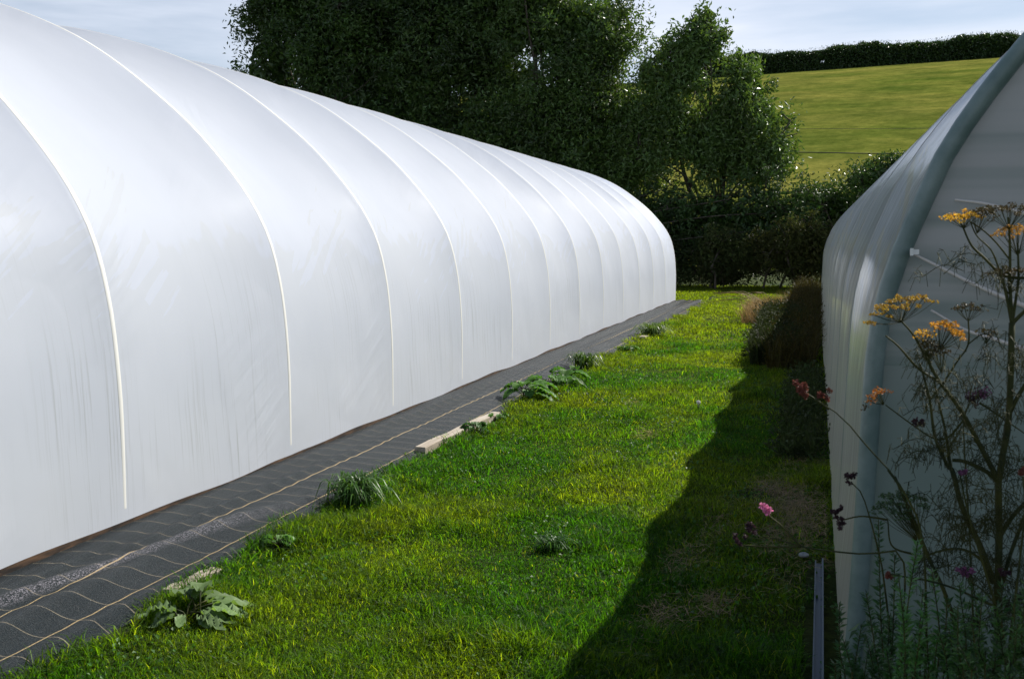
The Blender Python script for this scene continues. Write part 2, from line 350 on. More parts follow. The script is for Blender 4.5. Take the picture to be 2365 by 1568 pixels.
# ------------------------------------------------------------------ terrain
LE, RE = -3.70, 0.10
def terr(x, y):
    x = np.asarray(x, float); y = np.asarray(y, float)
    u = np.clip((y - 62) / 128.0, 0, 1.0)
    crest = 31.8 + (x + 8.4) * 0.0235
    z = crest * (u * 1.22 - 0.22 * u * u) * np.clip(u * 8, 0, 1) ** 0.5
    z = np.where(y > 190, crest + (y - 190) * 0.02 - np.clip(y - 330, 0, None) * 0.05, z)
    z = np.maximum(z, 0)
    nr = (np.sin(x * 2.1 + y * 0.7) * np.sin(y * 1.3 - x * 0.4)) * 0.012 + np.sin(x * 5.3 + 1.1) * np.sin(y * 3.9) * 0.006
    return z + np.where(y < 40, nr, 0) - 0.012
def grid(name, xs, ys, m):
    Xg, Yg = np.meshgrid(xs, ys); V = np.stack([Xg.ravel(), Yg.ravel(), terr(Xg, Yg).ravel()], 1)
    nx = len(xs); i = np.arange(len(ys) - 1)[:, None] * nx; j = np.arange(nx - 1)[None, :]
    q = np.stack([i + j, i + j + 1, i + nx + j + 1, i + nx + j], -1).reshape(-1, 4)
    o = mesh(name, V, [q], m, None, True); o['kind'] = 'structure'; return o
xs = np.concatenate([np.linspace(-900, -60, 20), np.linspace(-55, -5, 26), np.linspace(-4.8, 3, 60), np.linspace(3.5, 60, 24), np.linspace(80, 900, 18)])
grid('ground', xs, np.concatenate([np.linspace(-200, -6, 12), np.linspace(-5, 36, 200), np.linspace(38, 56, 8)]), M_ground)
grid('hill_field', xs, np.concatenate([np.linspace(56, 200, 60), np.linspace(210, 1500, 20)]), M_field)

# ------------------------------------------------------------------ polytunnels
def half_profile(pts, half, top):
    P = spline([(p[0], p[1]) for p in pts], 46)
    # resample evenly
    d = np.concatenate([[0], np.cumsum(np.linalg.norm(np.diff(P, axis=0), axis=1))])
    s = np.linspace(0, d[-1], 56); return np.stack([np.interp(s, d, P[:, 0]), np.interp(s, d, P[:, 1])], 1)
def full_profile(pts):
    """pts: (inset from wall foot, height) up to the ridge; mirrored"""
    H = half_profile(pts, 0, 0); rx = H[-1, 0]; M = H[:-1][::-1].copy(); M[:, 0] = 2 * rx - M[:, 0]
    return np.vstack([H, M])
PL = full_profile([(0, -0.02), (0, 0.4), (0.005, 0.75), (0.03, 1.10), (0.065, 1.33), (0.14, 1.62), (0.29, 1.90), (0.54, 2.21), (0.89, 2.55), (1.50, 3.00), (2.05, 3.28), (2.75, 3.52), (3.55, 3.70), (4.5, 3.78)])
PR = full_profile([(-0.035, -0.02), (-0.015, 0.4), (0.0, 0.9), (0.01, 1.20), (0.028, 1.37), (0.068, 1.54), (0.118, 1.67), (0.21, 1.90), (0.31, 2.06), (0.44, 2.24), (0.68, 2.50), (1.02, 2.81), (1.55, 3.13), (2.2, 3.40), (3.0, 3.58), (3.9, 3.64)])
def normals(P):
    T = np.gradient(P, axis=0); T /= np.linalg.norm(T, axis=1)[:, None]
    return np.stack([-T[:, 1], T[:, 0]], 1)       # outward for a profile walked from the foot to the ridge in +x
def film(name, P, Y0, n0, n1, S, sag, m, parent, side, seed, per=16):
    Nn = normals(P); vs = []; rows = []
    for k in range(n0, n1):
        vv_ = [0, .0085, .022, .045, .08, .13, .19, .26, .34, .42, .5, .58, .66, .74, .81, .87, .92, .955, .978, .9915]
        for v in vv_ + ([1.0] if k == n1 - 1 else []): rows.append((k, v))
    r = np.random.default_rng(seed); amp = {k: r.uniform(0.75, 1.25) for k in range(n0, n1 + 1)}
    zf = np.clip((P[:, 1]) / 0.6, 0.05, 1)         # sag dies away at the buried foot
    V = []
    for k, v in rows:
        y = Y0 + (k + v) * S
        e_ = max(0.0, min(v, 1 - v) - 0.0085); w = 4 * e_ * (1 - e_); s = sag * amp[k] * (w ** 0.95) * zf
        p3 = np.stack([P[:, 0] * 1.0, np.full(len(P), y), P[:, 1]], 1)
        wr = (vnoise(p3, 1.3, seed) - 0.5) * 0.016 * (w ** 0.5) * zf + (vnoise(p3 * [1, 3.5, 0.8], 1.6, seed + 3) - 0.5) * 0.012 * (w ** 0.5) * zf
        off = -s * (0.45 + 1.9 * np.clip((P[:, 1] - 1.0) / 1.6, 0, 1)) + wr
        V.append(np.stack([side * (P[:, 0] + Nn[:, 0] * off), np.full(len(P), y), P[:, 1] + Nn[:, 1] * off], 1))
    nr, nc = len(V), len(P); V = np.vstack(V)
    i = np.arange(nr - 1)[:, None] * nc; j = np.arange(nc - 1)[None, :]
    q = np.stack([i + j, i + j + 1, i + nc + j + 1, i + nc + j], -1).reshape(-1, 4)
    if side > 0: q = q[:, ::-1]
    return mesh(name, V, [q], m, parent, True)
def hoop_mesh(P, side, rad, out, zmin=0.0, n=8):
    Nn = normals(P); A = Acc(); k = P[:, 1] >= zmin
    Q = P[k] + Nn[k] * out
    A.tube(np.stack([side * Q[:, 0], np.zeros(len(Q)), Q[:, 1]], 1), rad, n); return A
def tape_mesh(P, side, w, h, zmin):
    """low rounded ridge where the film runs over a hoop, faced with tape"""
    Nn = normals(P); A = Acc(); k = P[:, 1] >= zmin; Q = P[k]; Nq = Nn[k]; m = len(Q)
    sec = [(-w, 0.0004), (-w * .8, h * .9), (0, h), (w * .8, h * .9), (w, 0.0004)]
    fade = np.clip((Q[:, 1] - zmin) / 0.5, 0.15, 1)
    V = np.stack([np.stack([side * (Q[:, 0] + Nq[:, 0] * b_ * fade), np.full(m, a_) * (0.5 + 0.5 * fade), Q[:, 1] + Nq[:, 1] * b_ * fade], 1) for a_, b_ in sec], 1).reshape(-1, 3)
    i = np.arange(m - 1)[:, None] * 5; j = np.arange(4)[None, :]; q = np.stack([i + j, i + j + 1, i + 5 + j + 1, i + 5 + j], -1).reshape(-1, 4)
    A.add(V, q if side < 0 else q[:, ::-1]); return A
def end_wall(name, P, y, m, parent, side, bulge=0.0):
    Q = np.stack([side * P[:, 0], np.full(len(P), y), P[:, 1]], 1); cxm = side * P[:, 0].max() / 2
    n = len(Q); V = [Q]; rings = 14
    for a in range(1, rings + 1):
        f = 1 - a / rings; C = np.array([cxm, y, 0.0]); c2 = C * (1 - f) + Q * f
        c2[:, 2] = Q[:, 2] * f; c2[:, 1] = y + bulge * (1 - f * f); V.append(c2)
    V = np.vstack(V); i = np.arange(rings)[:, None] * n; j = np.arange(n - 1)[None, :]
    return mesh(name, V, [np.stack([i + j, i + j + 1, i + n + j + 1, i + n + j], -1).reshape(-1, 4)], m, parent, True)

S = 1.835; YL = 4.585
tl = empty('polytunnel', (LE, 0, 0), 'long white polytunnel on the left with milky film over many hoops beside black matting', 'polytunnel')
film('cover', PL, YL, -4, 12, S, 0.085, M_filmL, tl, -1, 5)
h0 = None
for k in range(-4, 13):
    y = YL + k * S
    if h0 is None:
        h0 = tape_mesh(PL, -1, 0.017, 0.0028, 0.04).build('hoop', M_hoop, tl); o = h0
    else:
        o = h0.copy(); col.objects.link(o); o.parent = tl
    o.location = (0, y if k < 12 else y + 0.004, 0)
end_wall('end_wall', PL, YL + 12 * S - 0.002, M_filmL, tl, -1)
A = Acc()      # batten that clamps the film along the foot of the wall, slightly wavy
yy = np.arange(-3, YL + 12 * S, 0.12)
wz = 0.052 + 0.008 * np.sin(yy * 1.9) + 0.005 * np.sin(yy * 5.1 + 1); wx = 0.006 * np.sin(yy * 2.7)
pr = [(0.004, -0.05), (0.020, -0.05), (0.022, -0.026), (0.004, -0.020)]
V = np.concatenate([np.stack([a + wx, yy, np.where(bz < -0.02, wz - 0.060, wz + bz)], 1)[:, None, :] for a, bz in pr], 1).reshape(-1, 3)
i = np.arange(len(yy) - 1)[:, None] * 4; j = np.arange(4)[None, :]
A.add(V, np.stack([i + j, i + (j + 1) % 4, i + 4 + (j + 1) % 4, i + 4 + j], -1).reshape(-1, 4))
A.build('base_batten', M_batten, tl, False)

YR = 3.5; RX = 0.150
trn = empty('polytunnel', (RX, 0, 0), 'narrower grey polytunnel at the right edge, its near end closed by a dull film wall', 'polytunnel')
trn.rotation_euler = (0, 0, R_(0.33)); trn.location = (RX + YR * math.sin(R_(0.33)), 0, 0)
film('cover', PR, YR, 0, 13, S, 0.042, M_filmR, trn, 1, 9)
A = hoop_mesh(PR, 1, 0.031, -0.016, -1, 14); eh = A.build('end_hoop', M_hoopR, trn); eh.location = (0, YR - 0.01, 0)
hr = None
for k in range(1, 14):
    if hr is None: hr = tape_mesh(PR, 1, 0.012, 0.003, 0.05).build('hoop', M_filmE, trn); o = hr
    else: o = hr.copy(); col.objects.link(o); o.parent = trn
    o.location = (0, YR + k * S, 0)
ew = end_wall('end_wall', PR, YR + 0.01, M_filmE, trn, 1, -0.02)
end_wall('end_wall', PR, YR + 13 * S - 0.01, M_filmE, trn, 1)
iv = trn.rotation_euler.to_matrix().inverted()
def rp_(x, y, Y): 
    v = Vector(at(x, y, Y)) - trn.location; v.rotate(iv); return np.array(v)
# slanting braces that press against the end film
for pts, r0, r1 in (([(2112, 588), (2180, 622), (2260, 662), (2365, 706), (2470, 748)], 0.004, 0.012),
                ([(2150, 716), (2230, 762), (2300, 784), (2365, 806), (2470, 840)], 0.003, 0.011),
                ([(2205, 462), (2270, 470), (2330, 484), (2420, 505)], 0.004, 0.009)):
    A = Acc(); P = spline([rp_(x, y, YR - 0.020) for x, y in pts], 24)
    A.tube(P, np.linspace(r0, r1 * .8, 24), 8); A.build('brace', M_brace, trn)
A = Acc(); c = rp_(2112, 582, YR - 0.055); A.box(c - [0.013, 0.01, 0.008], c + [0.013, 0.01, 0.008]); A.box(c - [0.014, 0.014, 0.012], c + [-0.004, -0.01, 0.012])
A.build('hoop_clip', M_white, trn, False)

# loose steel rail lying along the foot of the right tunnel
A = Acc(); A.box((0.042, 3.30, 0.0), (0.050, 5.05, 0.034)); A.box((0.016, 3.30, 0.0), (0.042, 5.05, 0.005)); A.box((0.010, 3.30, 0.0), (0.016, 5.05, 0.020))
o = A.build('metal_rail', M_steel, None, False); tag(o, 'galvanised steel channel lying in the grass at the foot of the grey polytunnel', 'metal rail')

# ------------------------------------------------------------------ matting
ys = np.linspace(-1.0, 26.75, 330); us = np.linspace(0, 1, 46); V = []
for y in ys:
    edge = -2.72 + 0.03 * math.sin(y * 0.9) + (0.0 if y < 11 else -0.004 * (y - 11))
    x = -3.83 + (edge + 3.83) * us
    z = 0.016 + 0.010 * np.exp(-((x + 3.60) / 0.05) ** 2)
    for cx_, am, wd, fr_, ph in ((-3.52, 0.030, 0.05, 0.8, 0), (-3.36, 0.022, 0.045, 1.1, 2.0), (-3.12, 0.050 if y > 5.2 else 0.062, 0.10, 0.55, 1.0), (-2.86, 0.020, 0.06, 0.9, 4.0)):
        z = z + am * (0.55 + 0.45 * math.sin(y * fr_ + ph)) * np.exp(-((x - cx_ - 0.03 * math.sin(y * 0.7 + ph)) / wd) ** 2)
    z = z + (vnoise(np.stack([x, np.full_like(x, y), x * 0], 1) * [5, 1.6, 1], 1.0, 4) - 0.5) * 0.009
    z = z + 0.004 * np.sin(y * 33) * np.exp(-((x + 3.2) / 0.4) ** 2)
    if y < 6: z = z + 0.028 * min(1, (6 - y) / 1.2) * np.exp(-((x - (-3.42 + (y - 3.35) * 0.21)) / 0.055) ** 2)
    z = z - 0.06 * np.clip((x + 2.84) / 0.12, 0, 1)
    V.append(np.stack([x, np.full_like(x, y), z], 1))
nc = len(us); V = np.vstack(V); i = np.arange(len(ys) - 1)[:, None] * nc; j = np.arange(nc - 1)[None, :]
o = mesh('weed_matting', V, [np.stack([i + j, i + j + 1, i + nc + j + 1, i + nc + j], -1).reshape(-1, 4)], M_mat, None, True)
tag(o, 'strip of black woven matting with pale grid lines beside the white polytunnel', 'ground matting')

def plank(x0, y0, x1, y1, w, h, label, z=0.0):
    d = np.array([x1 - x0, y1 - y0, 0]); L = np.linalg.norm(d); ang = math.atan2(-d[0], d[1])
    n = 14; A = Acc(); sec = [(-w/2, 0), (w/2, 0), (w/2, h - .006), (w/2 - .006, h), (-w/2 + .006, h), (-w/2, h - .006)]
    V = []
    for k in range(n):
        yv = L * k / (n - 1)
        for (a, c) in sec: V.append((a + 0.004 * math.sin(k * 1.7), yv, c + (0.004 * math.sin(k * 0.9) if c > 0 else 0)))
    q = [(k*6+j, k*6+(j+1) % 6, (k+1)*6+(j+1) % 6, (k+1)*6+j) for k in range(n-1) for j in range(6)]
    A.add(V, q); me = A.build('timber_plank', M_rail, None, False)
    bmf = me.data
    # end caps
    import bmesh
    bm = bmesh.new(); bm.from_mesh(bmf); bmesh.ops.holes_fill(bm, edges=bm.edges, sides=8); bmesh.ops.recalc_face_normals(bm, faces=bm.faces); bm.to_mesh(bmf); bm.free()
    me.location = (x0, y0, z); me.rotation_euler = (0, 0, ang)
    return tag(me, label, 'plank', 'planks weighing down the matting')
plank(-2.850, 6.84, -2.795, 8.5, 0.09, 0.062, 'long pale weathered plank holding down the matting edge, its sawn end facing the camera', -0.006)
plank(-2.79, 3.72, -2.765, 4.06, 0.07, 0.055, 'short pale plank mostly hidden behind the broad-leaved dock at the matting edge', -0.028)
plank(-2.74, 15.9, -2.73, 16.15, 0.11, 0.05, 'small far plank end showing in the grass near the end of the matting', 0.01)

# ------------------------------------------------------------------ lawn
def blades(acc, P, h, w, lean, c, r=rng, curl=0.5):
    n = len(P); az = r.uniform(0, 2 * math.pi, n); d = np.stack([np.cos(az), np.sin(az), np.zeros(n)], 1); sd = np.stack([-np.sin(az), np.cos(az), np.zeros(n)], 1)
    tw = r.uniform(0, 2 * math.pi, n); sd = np.stack([np.cos(tw), np.sin(tw), np.zeros(n)], 1)
    h = np.broadcast_to(h, (n,))[:, None]; w = np.broadcast_to(w, (n,))[:, None]; lean = np.broadcast_to(lean, (n,))[:, None]
    zz = np.array([[0, 0, 1.0]])
    m = P + zz * h * 0.55 + d * h * lean * 0.35; tp = P + zz * h * (1 - 0.35 * lean) + d * h * lean * (0.6 + curl * 0.6)
    V = np.stack([P - sd * w / 2, P + sd * w / 2, m + sd * w * 0.42, m - sd * w * 0.42, tp], 1).reshape(-1, 3)
    i = np.arange(n)[:, None] * 5
    acc.add(V, i + [0, 1, 2, 3], i + [3, 2, 4], np.repeat(c, 5, 0))
def lawn_tint(P, r):
    n = len(P); q = P * [1, 1, 0]
    a = vnoise(q, 1.1, 1) * 0.55 + vnoise(q, 2.9, 2) * 0.3 + vnoise(q, 7.5, 6) * 0.15; a = np.clip((a - 0.40) * 2.6 + (P[:, 1] - 5.0) * 0.035, 0, 1)[:, None]
    c = (1 - a) * np.array([[0.48, 0.74, 0.60]]) + a * np.array([[1.60, 1.10, 0.95]])
    dead = r.uniform(0, 1, n) < (0.05 + 0.09 * a[:, 0]); c[dead] = np.array([2.5, 1.55, 1.8])
    dk = r.uniform(0, 1, n) < 0.1; c[dk] *= 0.6
    return c * (0.35 + 1.35 * r.uniform(0, 1, (n, 1)) ** 1.3) * (0.72 + 0.56 * vnoise(q, 5.0, 21)[:, None])
def scatter(n, x0, x1, y0, y1, r, dens=True):
    P = np.stack([r.uniform(x0, x1, n), r.uniform(y0, y1, n), np.zeros(n)], 1)
    P[:, 2] = terr(P[:, 0], P[:, 1]); return P
def lawn_edge(y):      # ragged left border of the turf
    y = np.asarray(y, float)
    e = -2.86 + 0.05 * np.sin(y * 2.3) + 0.05 * np.sin(y * 5.9 + 1) + 0.03 * np.sin(y * 13.7)
    return e + np.where((y > 5.6) & (y < 6.75), -0.04, 0) + np.where(y < 5, 0.05, 0) + np.where((y>6.8)&(y<8.2), 0.08, 0)
A = Acc()
for (n, y0, y1, hh, ww) in ((170000, 2.4, 5.6, 0.046, 0.0042), (120000, 5.6, 9.5, 0.044, 0.0052), (90000, 9.5, 16, 0.045, 0.006), (60000, 16, 34, 0.055, 0.011)):
    x0 = -3.0 if y0 < 20 else -3.0
    P = scatter(n, -3.05, 0.32, y0, y1, rng)
    keep = (P[:, 0] > lawn_edge(P[:, 1]) + rng.normal(0, 0.02, n)); P = P[keep]
    bald = vnoise(P * [1, 1, 0], 2.2, 9); P = P[~((bald < 0.22) & (P[:, 0] > -0.6) & (rng.uniform(0, 1, len(P)) < 0.7))]
    # worn and thatchy by the right tunnel
    k = len(P); hv = vnoise(P * [1, 1, 0], 1.9, 3) * 0.7 + vnoise(P * [1, 1, 0], 6.0, 8) * 0.5
    h = hh * (0.30 + hv * hv * 2.0) * rng.uniform(0.6, 1.35, k)
    P[:, 2] -= 0.004
    kk = ~((P[:, 1] < 5.15) & (P[:, 0] > -0.03)); P = P[kk]; h = h[kk]; k = len(P)
    blades(A, P, h, ww * rng.uniform(0.7, 1.4, k), rng.uniform(0.2, 1.3, k), lawn_tint(P, rng))
P = scatter(26000, -9, -3.0, 26.9, 36, rng); k = len(P); blades(A, P, 0.07 * rng.uniform(.5, 1.4, k), 0.013, rng.uniform(.2, 1.2, k), lawn_tint(P, rng))
P = scatter(9000, -3.0, 3.0, 33, 36, rng); k = len(P); blades(A, P, 0.09 * rng.uniform(.5, 1.4, k), 0.013, rng.uniform(.2, 1.2, k), lawn_tint(P, rng))
# longer unmown blades straggling over the edge of the matting
n = 30000; P = scatter(n, -3.0, -2.6, 2.6, 26.5, rng); P = P[(P[:, 0] > lawn_edge(P[:, 1]) - 0.02) & (vnoise(P * [1, 1, 0], 2.4, 15) > 0.40)]; k = len(P)
blades(A, P, (0.07 + 0.05 * rng.uniform(0, 1, k)) * rng.uniform(.5, 1.2, k), 0.0045 + 0.0003 * P[:, 1], rng.uniform(.4, 1.6, k), lawn_tint(P, rng))
# loose coarser patches in the turf
n = 26000; P = scatter(n, -2.7, 0.0, 2.6, 20, rng); P = P[vnoise(P * [1, 1, 0], 3.1, 16) > 0.66]; k = len(P)
blades(A, P, 0.085 * rng.uniform(.5, 1.2, k), 0.0045 + 0.0003 * P[:, 1], rng.uniform(.3, 1.4, k), lawn_tint(P, rng) * [.8, 1, .9])
o = A.build('lawn_grass', M_grass, None, False); tag(o, 'short mown green grass between the two polytunnels', 'grass', kind='stuff')
# clover and small broad leaves that catch the light
A = Acc(); P = scatter(15000, -2.75, 0.2, 2.6, 16, rng); cl = vnoise(P * [1, 1, 0], 2.0, 12); P = P[(cl > 0.52) & (P[:, 0] > lawn_edge(P[:, 1]))]
P[:, 2] += 0.02 + 0.02 * rng.uniform(0, 1, len(P)); leaves(A, P, 0.016 + 0.0009 * P[:, 1], 0.8, 0.3, 2.2, (.95, 1.1, .9), 0.3)
o = A.build('clover', M_dock, None, False); tag(o, 'small clover leaves scattered through the mown grass', 'clover', kind='stuff')
# straw thatch and dry cuttings
A = Acc()
def straw(acc, n, xm, ym, sx, sy, z, L, wd=0.0016, c=(1, 1, 1), r=rng):
    P = np.stack([r.normal(xm, sx, n), r.normal(ym, sy, n), np.full(n, z) * r.uniform(0.2, 1, n)], 1); P[:, 0] = np.minimum(P[:, 0], 0.06)
    P[:, 2] += np.maximum(terr(P[:, 0], P[:, 1]), -0.01)
    d = rand_dirs(n, r) * [1, 1, 0.25]; d /= np.linalg.norm(d, axis=1)[:, None]; s = np.cross(d, [0, 0, 1.0]); L_ = L * r.uniform(0.5, 1.4, n)[:, None]
    V = np.stack([P - d * L_ / 2, P + s * wd, P + d * L_ / 2, P - s * wd], 1).reshape(-1, 3); i = np.arange(n)[:, None] * 4
    acc.add(V, i + [0, 1, 2, 3], None, np.repeat(np.asarray(c) * r.uniform(0.6, 1.4, (n, 1)), 4, 0))
for q in ((-0.12, 5.9, .10, .5, 2600), (-0.25, 6.6, .10, .16, 500), (-0.5, 5.7, .07, .25, 420), (-0.62, 4.9, .06, .18, 260), (-0.10, 8.2, .10, .9, 2200), (-0.62, 4.05, .05, .16, 260), (-0.42, 4.35, .06, .1, 240), (-1.35, 8.1, .06, .12, 90), (-1.75, 9.6, .05, .12, 80)):
    straw(A, q[4], q[0], q[1], q[2], q[3], 0.035, 0.09)
o = A.build('straw_litter', M_straw, None, False); tag(o, 'dry brown cut stalks littering the shaded grass beside the grey polytunnel', 'dry straw', kind='stuff')

# ------------------------------------------------------------------ trees
def tree(name, label, cat, loc, trunk_h, ells, ncl, nl, leaf, m, seed, tint=(1, 1, 1), trunk_r=0.22, cr=0.42, stems=1, group=None, gap=0.36, inner=0.3, shell=0.45):
    r = np.random.default_rng(seed); root = empty(name, loc, label, cat, group)
    E = np.array(ells, float); wts = E[:, 3] * E[:, 4] * E[:, 5]; ei = r.choice(len(E), ncl * 2, p=wts / wts.sum())
    d = rand_dirs(ncl * 2, r); rad = r.uniform(0, 1, ncl * 2) ** shell
    C = E[ei, :3] + d * rad[:, None] * E[ei, 3:6]; g = vnoise(C, 0.55, seed); ok = g > gap; C = C[ok][:ncl]; ei = ei[ok][:ncl]; rad = rad[ok][:ncl]
    C[:, 2] = np.maximum(C[:, 2], 0.3)
    # wood
    W = Acc(); base = np.zeros(3)
    nlimb = max(len(E) * 2, 5); limbs = []
    for st in range(stems):
        b0 = np.array([r.normal(0, 0.5) if stems > 1 else 0, r.normal(0, 0.3) if stems > 1 else 0, -0.1])
        top = E[st % len(E), :3] + [0, 0, E[st % len(E), 5] * 0.5]
        mid = b0 + (top - b0) * 0.5 + r.normal(0, 0.25, 3) * [1, 1, 0.2]
        pth = spline([b0, b0 * 0.6 + np.array([mid[0] * .3, mid[1] * .3, trunk_h]), mid, top], 16)
        rr = np.linspace(trunk_r / math.sqrt(stems), 0.03, 16) ; W.tube(pth, rr, 8); limbs.append((pth, rr))
    for k in range(nlimb):
        e = E[k % len(E)]; pth0, rr0 = limbs[r.integers(stems)]; s0 = r.integers(4, 11); a = pth0[s0]
        tgt = e[:3] + rand_dirs(1, r)[0] * e[3:6] * 0.75; tgt[2] = max(tgt[2], a[2] + 0.3)
        mid = (a + tgt) / 2 + r.normal(0, 0.3, 3) + [0, 0, 0.3]; pth = spline([a, mid, tgt], 12); rr = np.linspace(rr0[s0] * 0.65, 0.02, 12); W.tube(pth, rr, 6); limbs.append((pth, rr))
    allp = np.vstack([l[0][3:] for l in limbs])
    for k in r.choice(len(C), min(len(C), 150), replace=False):
        dd = np.linalg.norm(allp - C[k], axis=1); j = dd.argmin()
        a = allp[j]; mid = (a + C[k]) / 2 + r.normal(0, 0.12, 3); W.tube(spline([a, mid, C[k]], 6), np.linspace(0.028, 0.008, 6), 4, cap=False)
    W.build('trunk', M_bark, root)
    # foliage: loose sprays of leaves hanging at each twig end
    A = Acc(); n = ncl and len(C) * nl
    idx = np.repeat(np.arange(len(C)), nl); sz = r.uniform(0.6, 1.35, len(C)) * cr
    ax = rand_dirs(len(C), r) + [0, 0, 0.2]; ax /= np.linalg.norm(ax, axis=1)[:, None]
    P = C[idx] + np.clip(r.normal(0, 1, (n, 3)), -1.5, 1.5) * sz[idx, None] * 0.5 + ax[idx] * (r.uniform(-1, 1, (n, 1)) * sz[idx, None])
    P = P[P[:, 2] > 0.03]; k = len(P)
    tv = np.asarray(tint) * (0.45 + 1.15 * vnoise(P, 1.1, seed + 2)[:, None])
    leaves(A, P, leaf, 0.40, 0.25, 0.25, tv, 0.3, r)
    # inner leaves, bigger and shaded by the rest
    ni = int(n * inner)
    if ni:
        e2 = r.choice(len(E), ni, p=wts / wts.sum()); P = E[e2, :3] + rand_dirs(ni, r) * (r.uniform(0, 1, (ni, 1)) ** 0.5) * E[e2, 3:6] * 0.78
        P = P[vnoise(P, 0.55, seed) > gap + 0.04]; P = P[P[:, 2] > 0.1]
        leaves(A, P, leaf * 1.9, 0.5, 0.2, 0.2, tint, 0.3, r)
    A.build('crown', m, root, False); return root
G = 'trees behind the hedge'
tree('broadleaf_tree', 'tallest dark tree at the left of the row, rising straight behind the white polytunnel roof', 'tree', (-20.0, 38, 0), 3.2,
     [(-.4, 0, 8.6, 3.7, 2.6, 3.6), (-1.6, .5, 12.0, 2.6, 2.4, 2.6), (1.8, 0, 11.5, 2.8, 2.4, 3.2), (0, 0, 5.0, 4.2, 2.6, 2.8), (2.5, .4, 7, 3, 2.5, 3)], 640, 150, 0.19, M_tree, 21, (.95, 1, .9), 0.34, 0.66, 2, G, gap=0.26)
tree('broadleaf_tree', 'tall dark tree with sky showing through its upper boughs, in the middle of the row', 'tree', (-14.8, 39, 0), 3.0,
     [(0, 0, 8.5, 3.4, 2.6, 3.8), (-.8, 0, 12.6, 2.6, 2.2, 2.6), (1.6, .3, 11.0, 2.6, 2.2, 3.0), (0, 0, 4.6, 3.8, 2.6, 2.8), (2.6, .5, 4.5, 3, 2.2, 3), (-2.6, .5, 4.5, 3, 2.2, 3), (-1.6, 0, 6.6, 2.2, 2, 2.4), (-3.4, 0, 7.5, 1.6, 1.6, 2.4)], 820, 145, 0.19, M_tree, 33, (1.1, 1.1, 1.1), 0.30, 0.60, 2, G, gap=0.27, inner=0.24)
tree('broadleaf_tree', 'large tree with a rounded bushy right shoulder against the sky, ending the tall row', 'tree', (-9.9, 38, 0), 2.6,
     [(-.2, 0, 8.0, 3.0, 2.4, 3.4), (-.8, 0, 11.6, 2.6, 2.2, 2.6), (1.1, 0, 9.3, 2.3, 2.0, 2.1), (.4, 0, 4.6, 3.6, 2.4, 2.9), (2.0, 0, 5.8, 2.2, 2, 2.4), (-2.0, 0, 5.0, 2.4, 2, 2.8)], 640, 150, 0.18, M_tree, 47, (1.3, 1.3, 1.2), 0.28, 0.60, 2, G, gap=0.34, inner=0.16)
tree('ash_tree', 'smaller airy tree with pointed top and glinting leaves in front of the hill field', 'tree', (-3.9, 37, 0), 2.2,
     [(-.5, 0, 7.9, 1.1, 1.1, 1.7), (-1.7, 0, 7.0, 1.3, 1.2, 1.9), (.6, 0, 6.6, 1.5, 1.3, 1.5), (1.6, 0, 5.0, 1.6, 1.3, 1.4), (-2.0, 0, 4.8, 1.9, 1.4, 2.0), (0, .2, 4.6, 1.6, 1.2, 1.5), (-.4, 0, 8.9, .55, .5, .8), (2.6, -.1, 5.3, .6, .6, .7)], 430, 100, 0.19, M_tree, 58, (1.9, 1.8, 1.6), 0.20, 0.42, 3, None, gap=0.38, inner=0.10, shell=0.4)
# hedge behind the lane end and its bushes
def bush(name, label, cat, loc, ells, ncl, nl, leaf, m, seed, tint=(1, 1, 1), cr=0.3, group=None, inner=0.35):
    return tree(name, label, cat, loc, 0.6, ells, ncl, nl, leaf, m, seed, tint, 0.07, cr, 3, group, 0.25, inner, 0.4)
bush('hedge', 'dense dark hedge closing the lane beneath the trees', 'hedge', (-6.5, 35.6, 0), [(x, 0.3 * math.sin(x), 1.9, 1.7, 1.0, 1.9 + 0.25 * math.sin(x * 1.7)) for x in np.arange(-10, 8.1, 1.2)], 620, 90, 0.14, M_hedge, 61, (1, 1, 1), 0.42)
bush('hawthorn_bush', 'rounded leafy bush standing above the hedge beside the grey polytunnel, in front of the field', 'bush', (1.0, 34.5, 0), [(0.3, 0, 2.3, 1.7, 1.1, 2.0), (1.0, 0, 3.3, 1.1, .9, 1.0), (-1.0, 0, 1.9, 1.6, 1.0, 1.7), (2.5, 0, 2.4, 1.5, 1, 1.8)], 210, 110, 0.13, M_hedge, 62, (1.25, 1.25, 1.1), 0.36)
GB = 'brambles in front of the hedge'
bush('bramble_bush', 'low tangled bramble next to the far corner of the white polytunnel', 'bramble', (-5.0, 34.2, 0), [(0, 0, .8, 1.3, .7, .95), (-1.6, .2, .9, 1.2, .7, 1.0)], 80, 90, 0.10, M_weed, 63, (.9, .95, .9), 0.28, GB)
bush('bramble_bush', 'middle bramble mound at the end of the grass lane', 'bramble', (-3.2, 33.9, 0), [(0, 0, .95, 1.1, .7, 1.1), (.5, 0, 1.3, .7, .5, .7)], 80, 90, 0.10, M_weed, 64, (1.1, 1.05, .9), 0.28, GB)
bush('bramble_bush', 'right bramble mound with brownish leaves close to the far weeds', 'bramble', (-1.2, 33.6, 0), [(0, 0, 1.1, 1.3, .7, 1.2), (.8, -.4, 1.5, 1.0, .6, .9)], 100, 90, 0.10, M_weed, 65, (1.2, 1.0, .8), 0.28, GB)
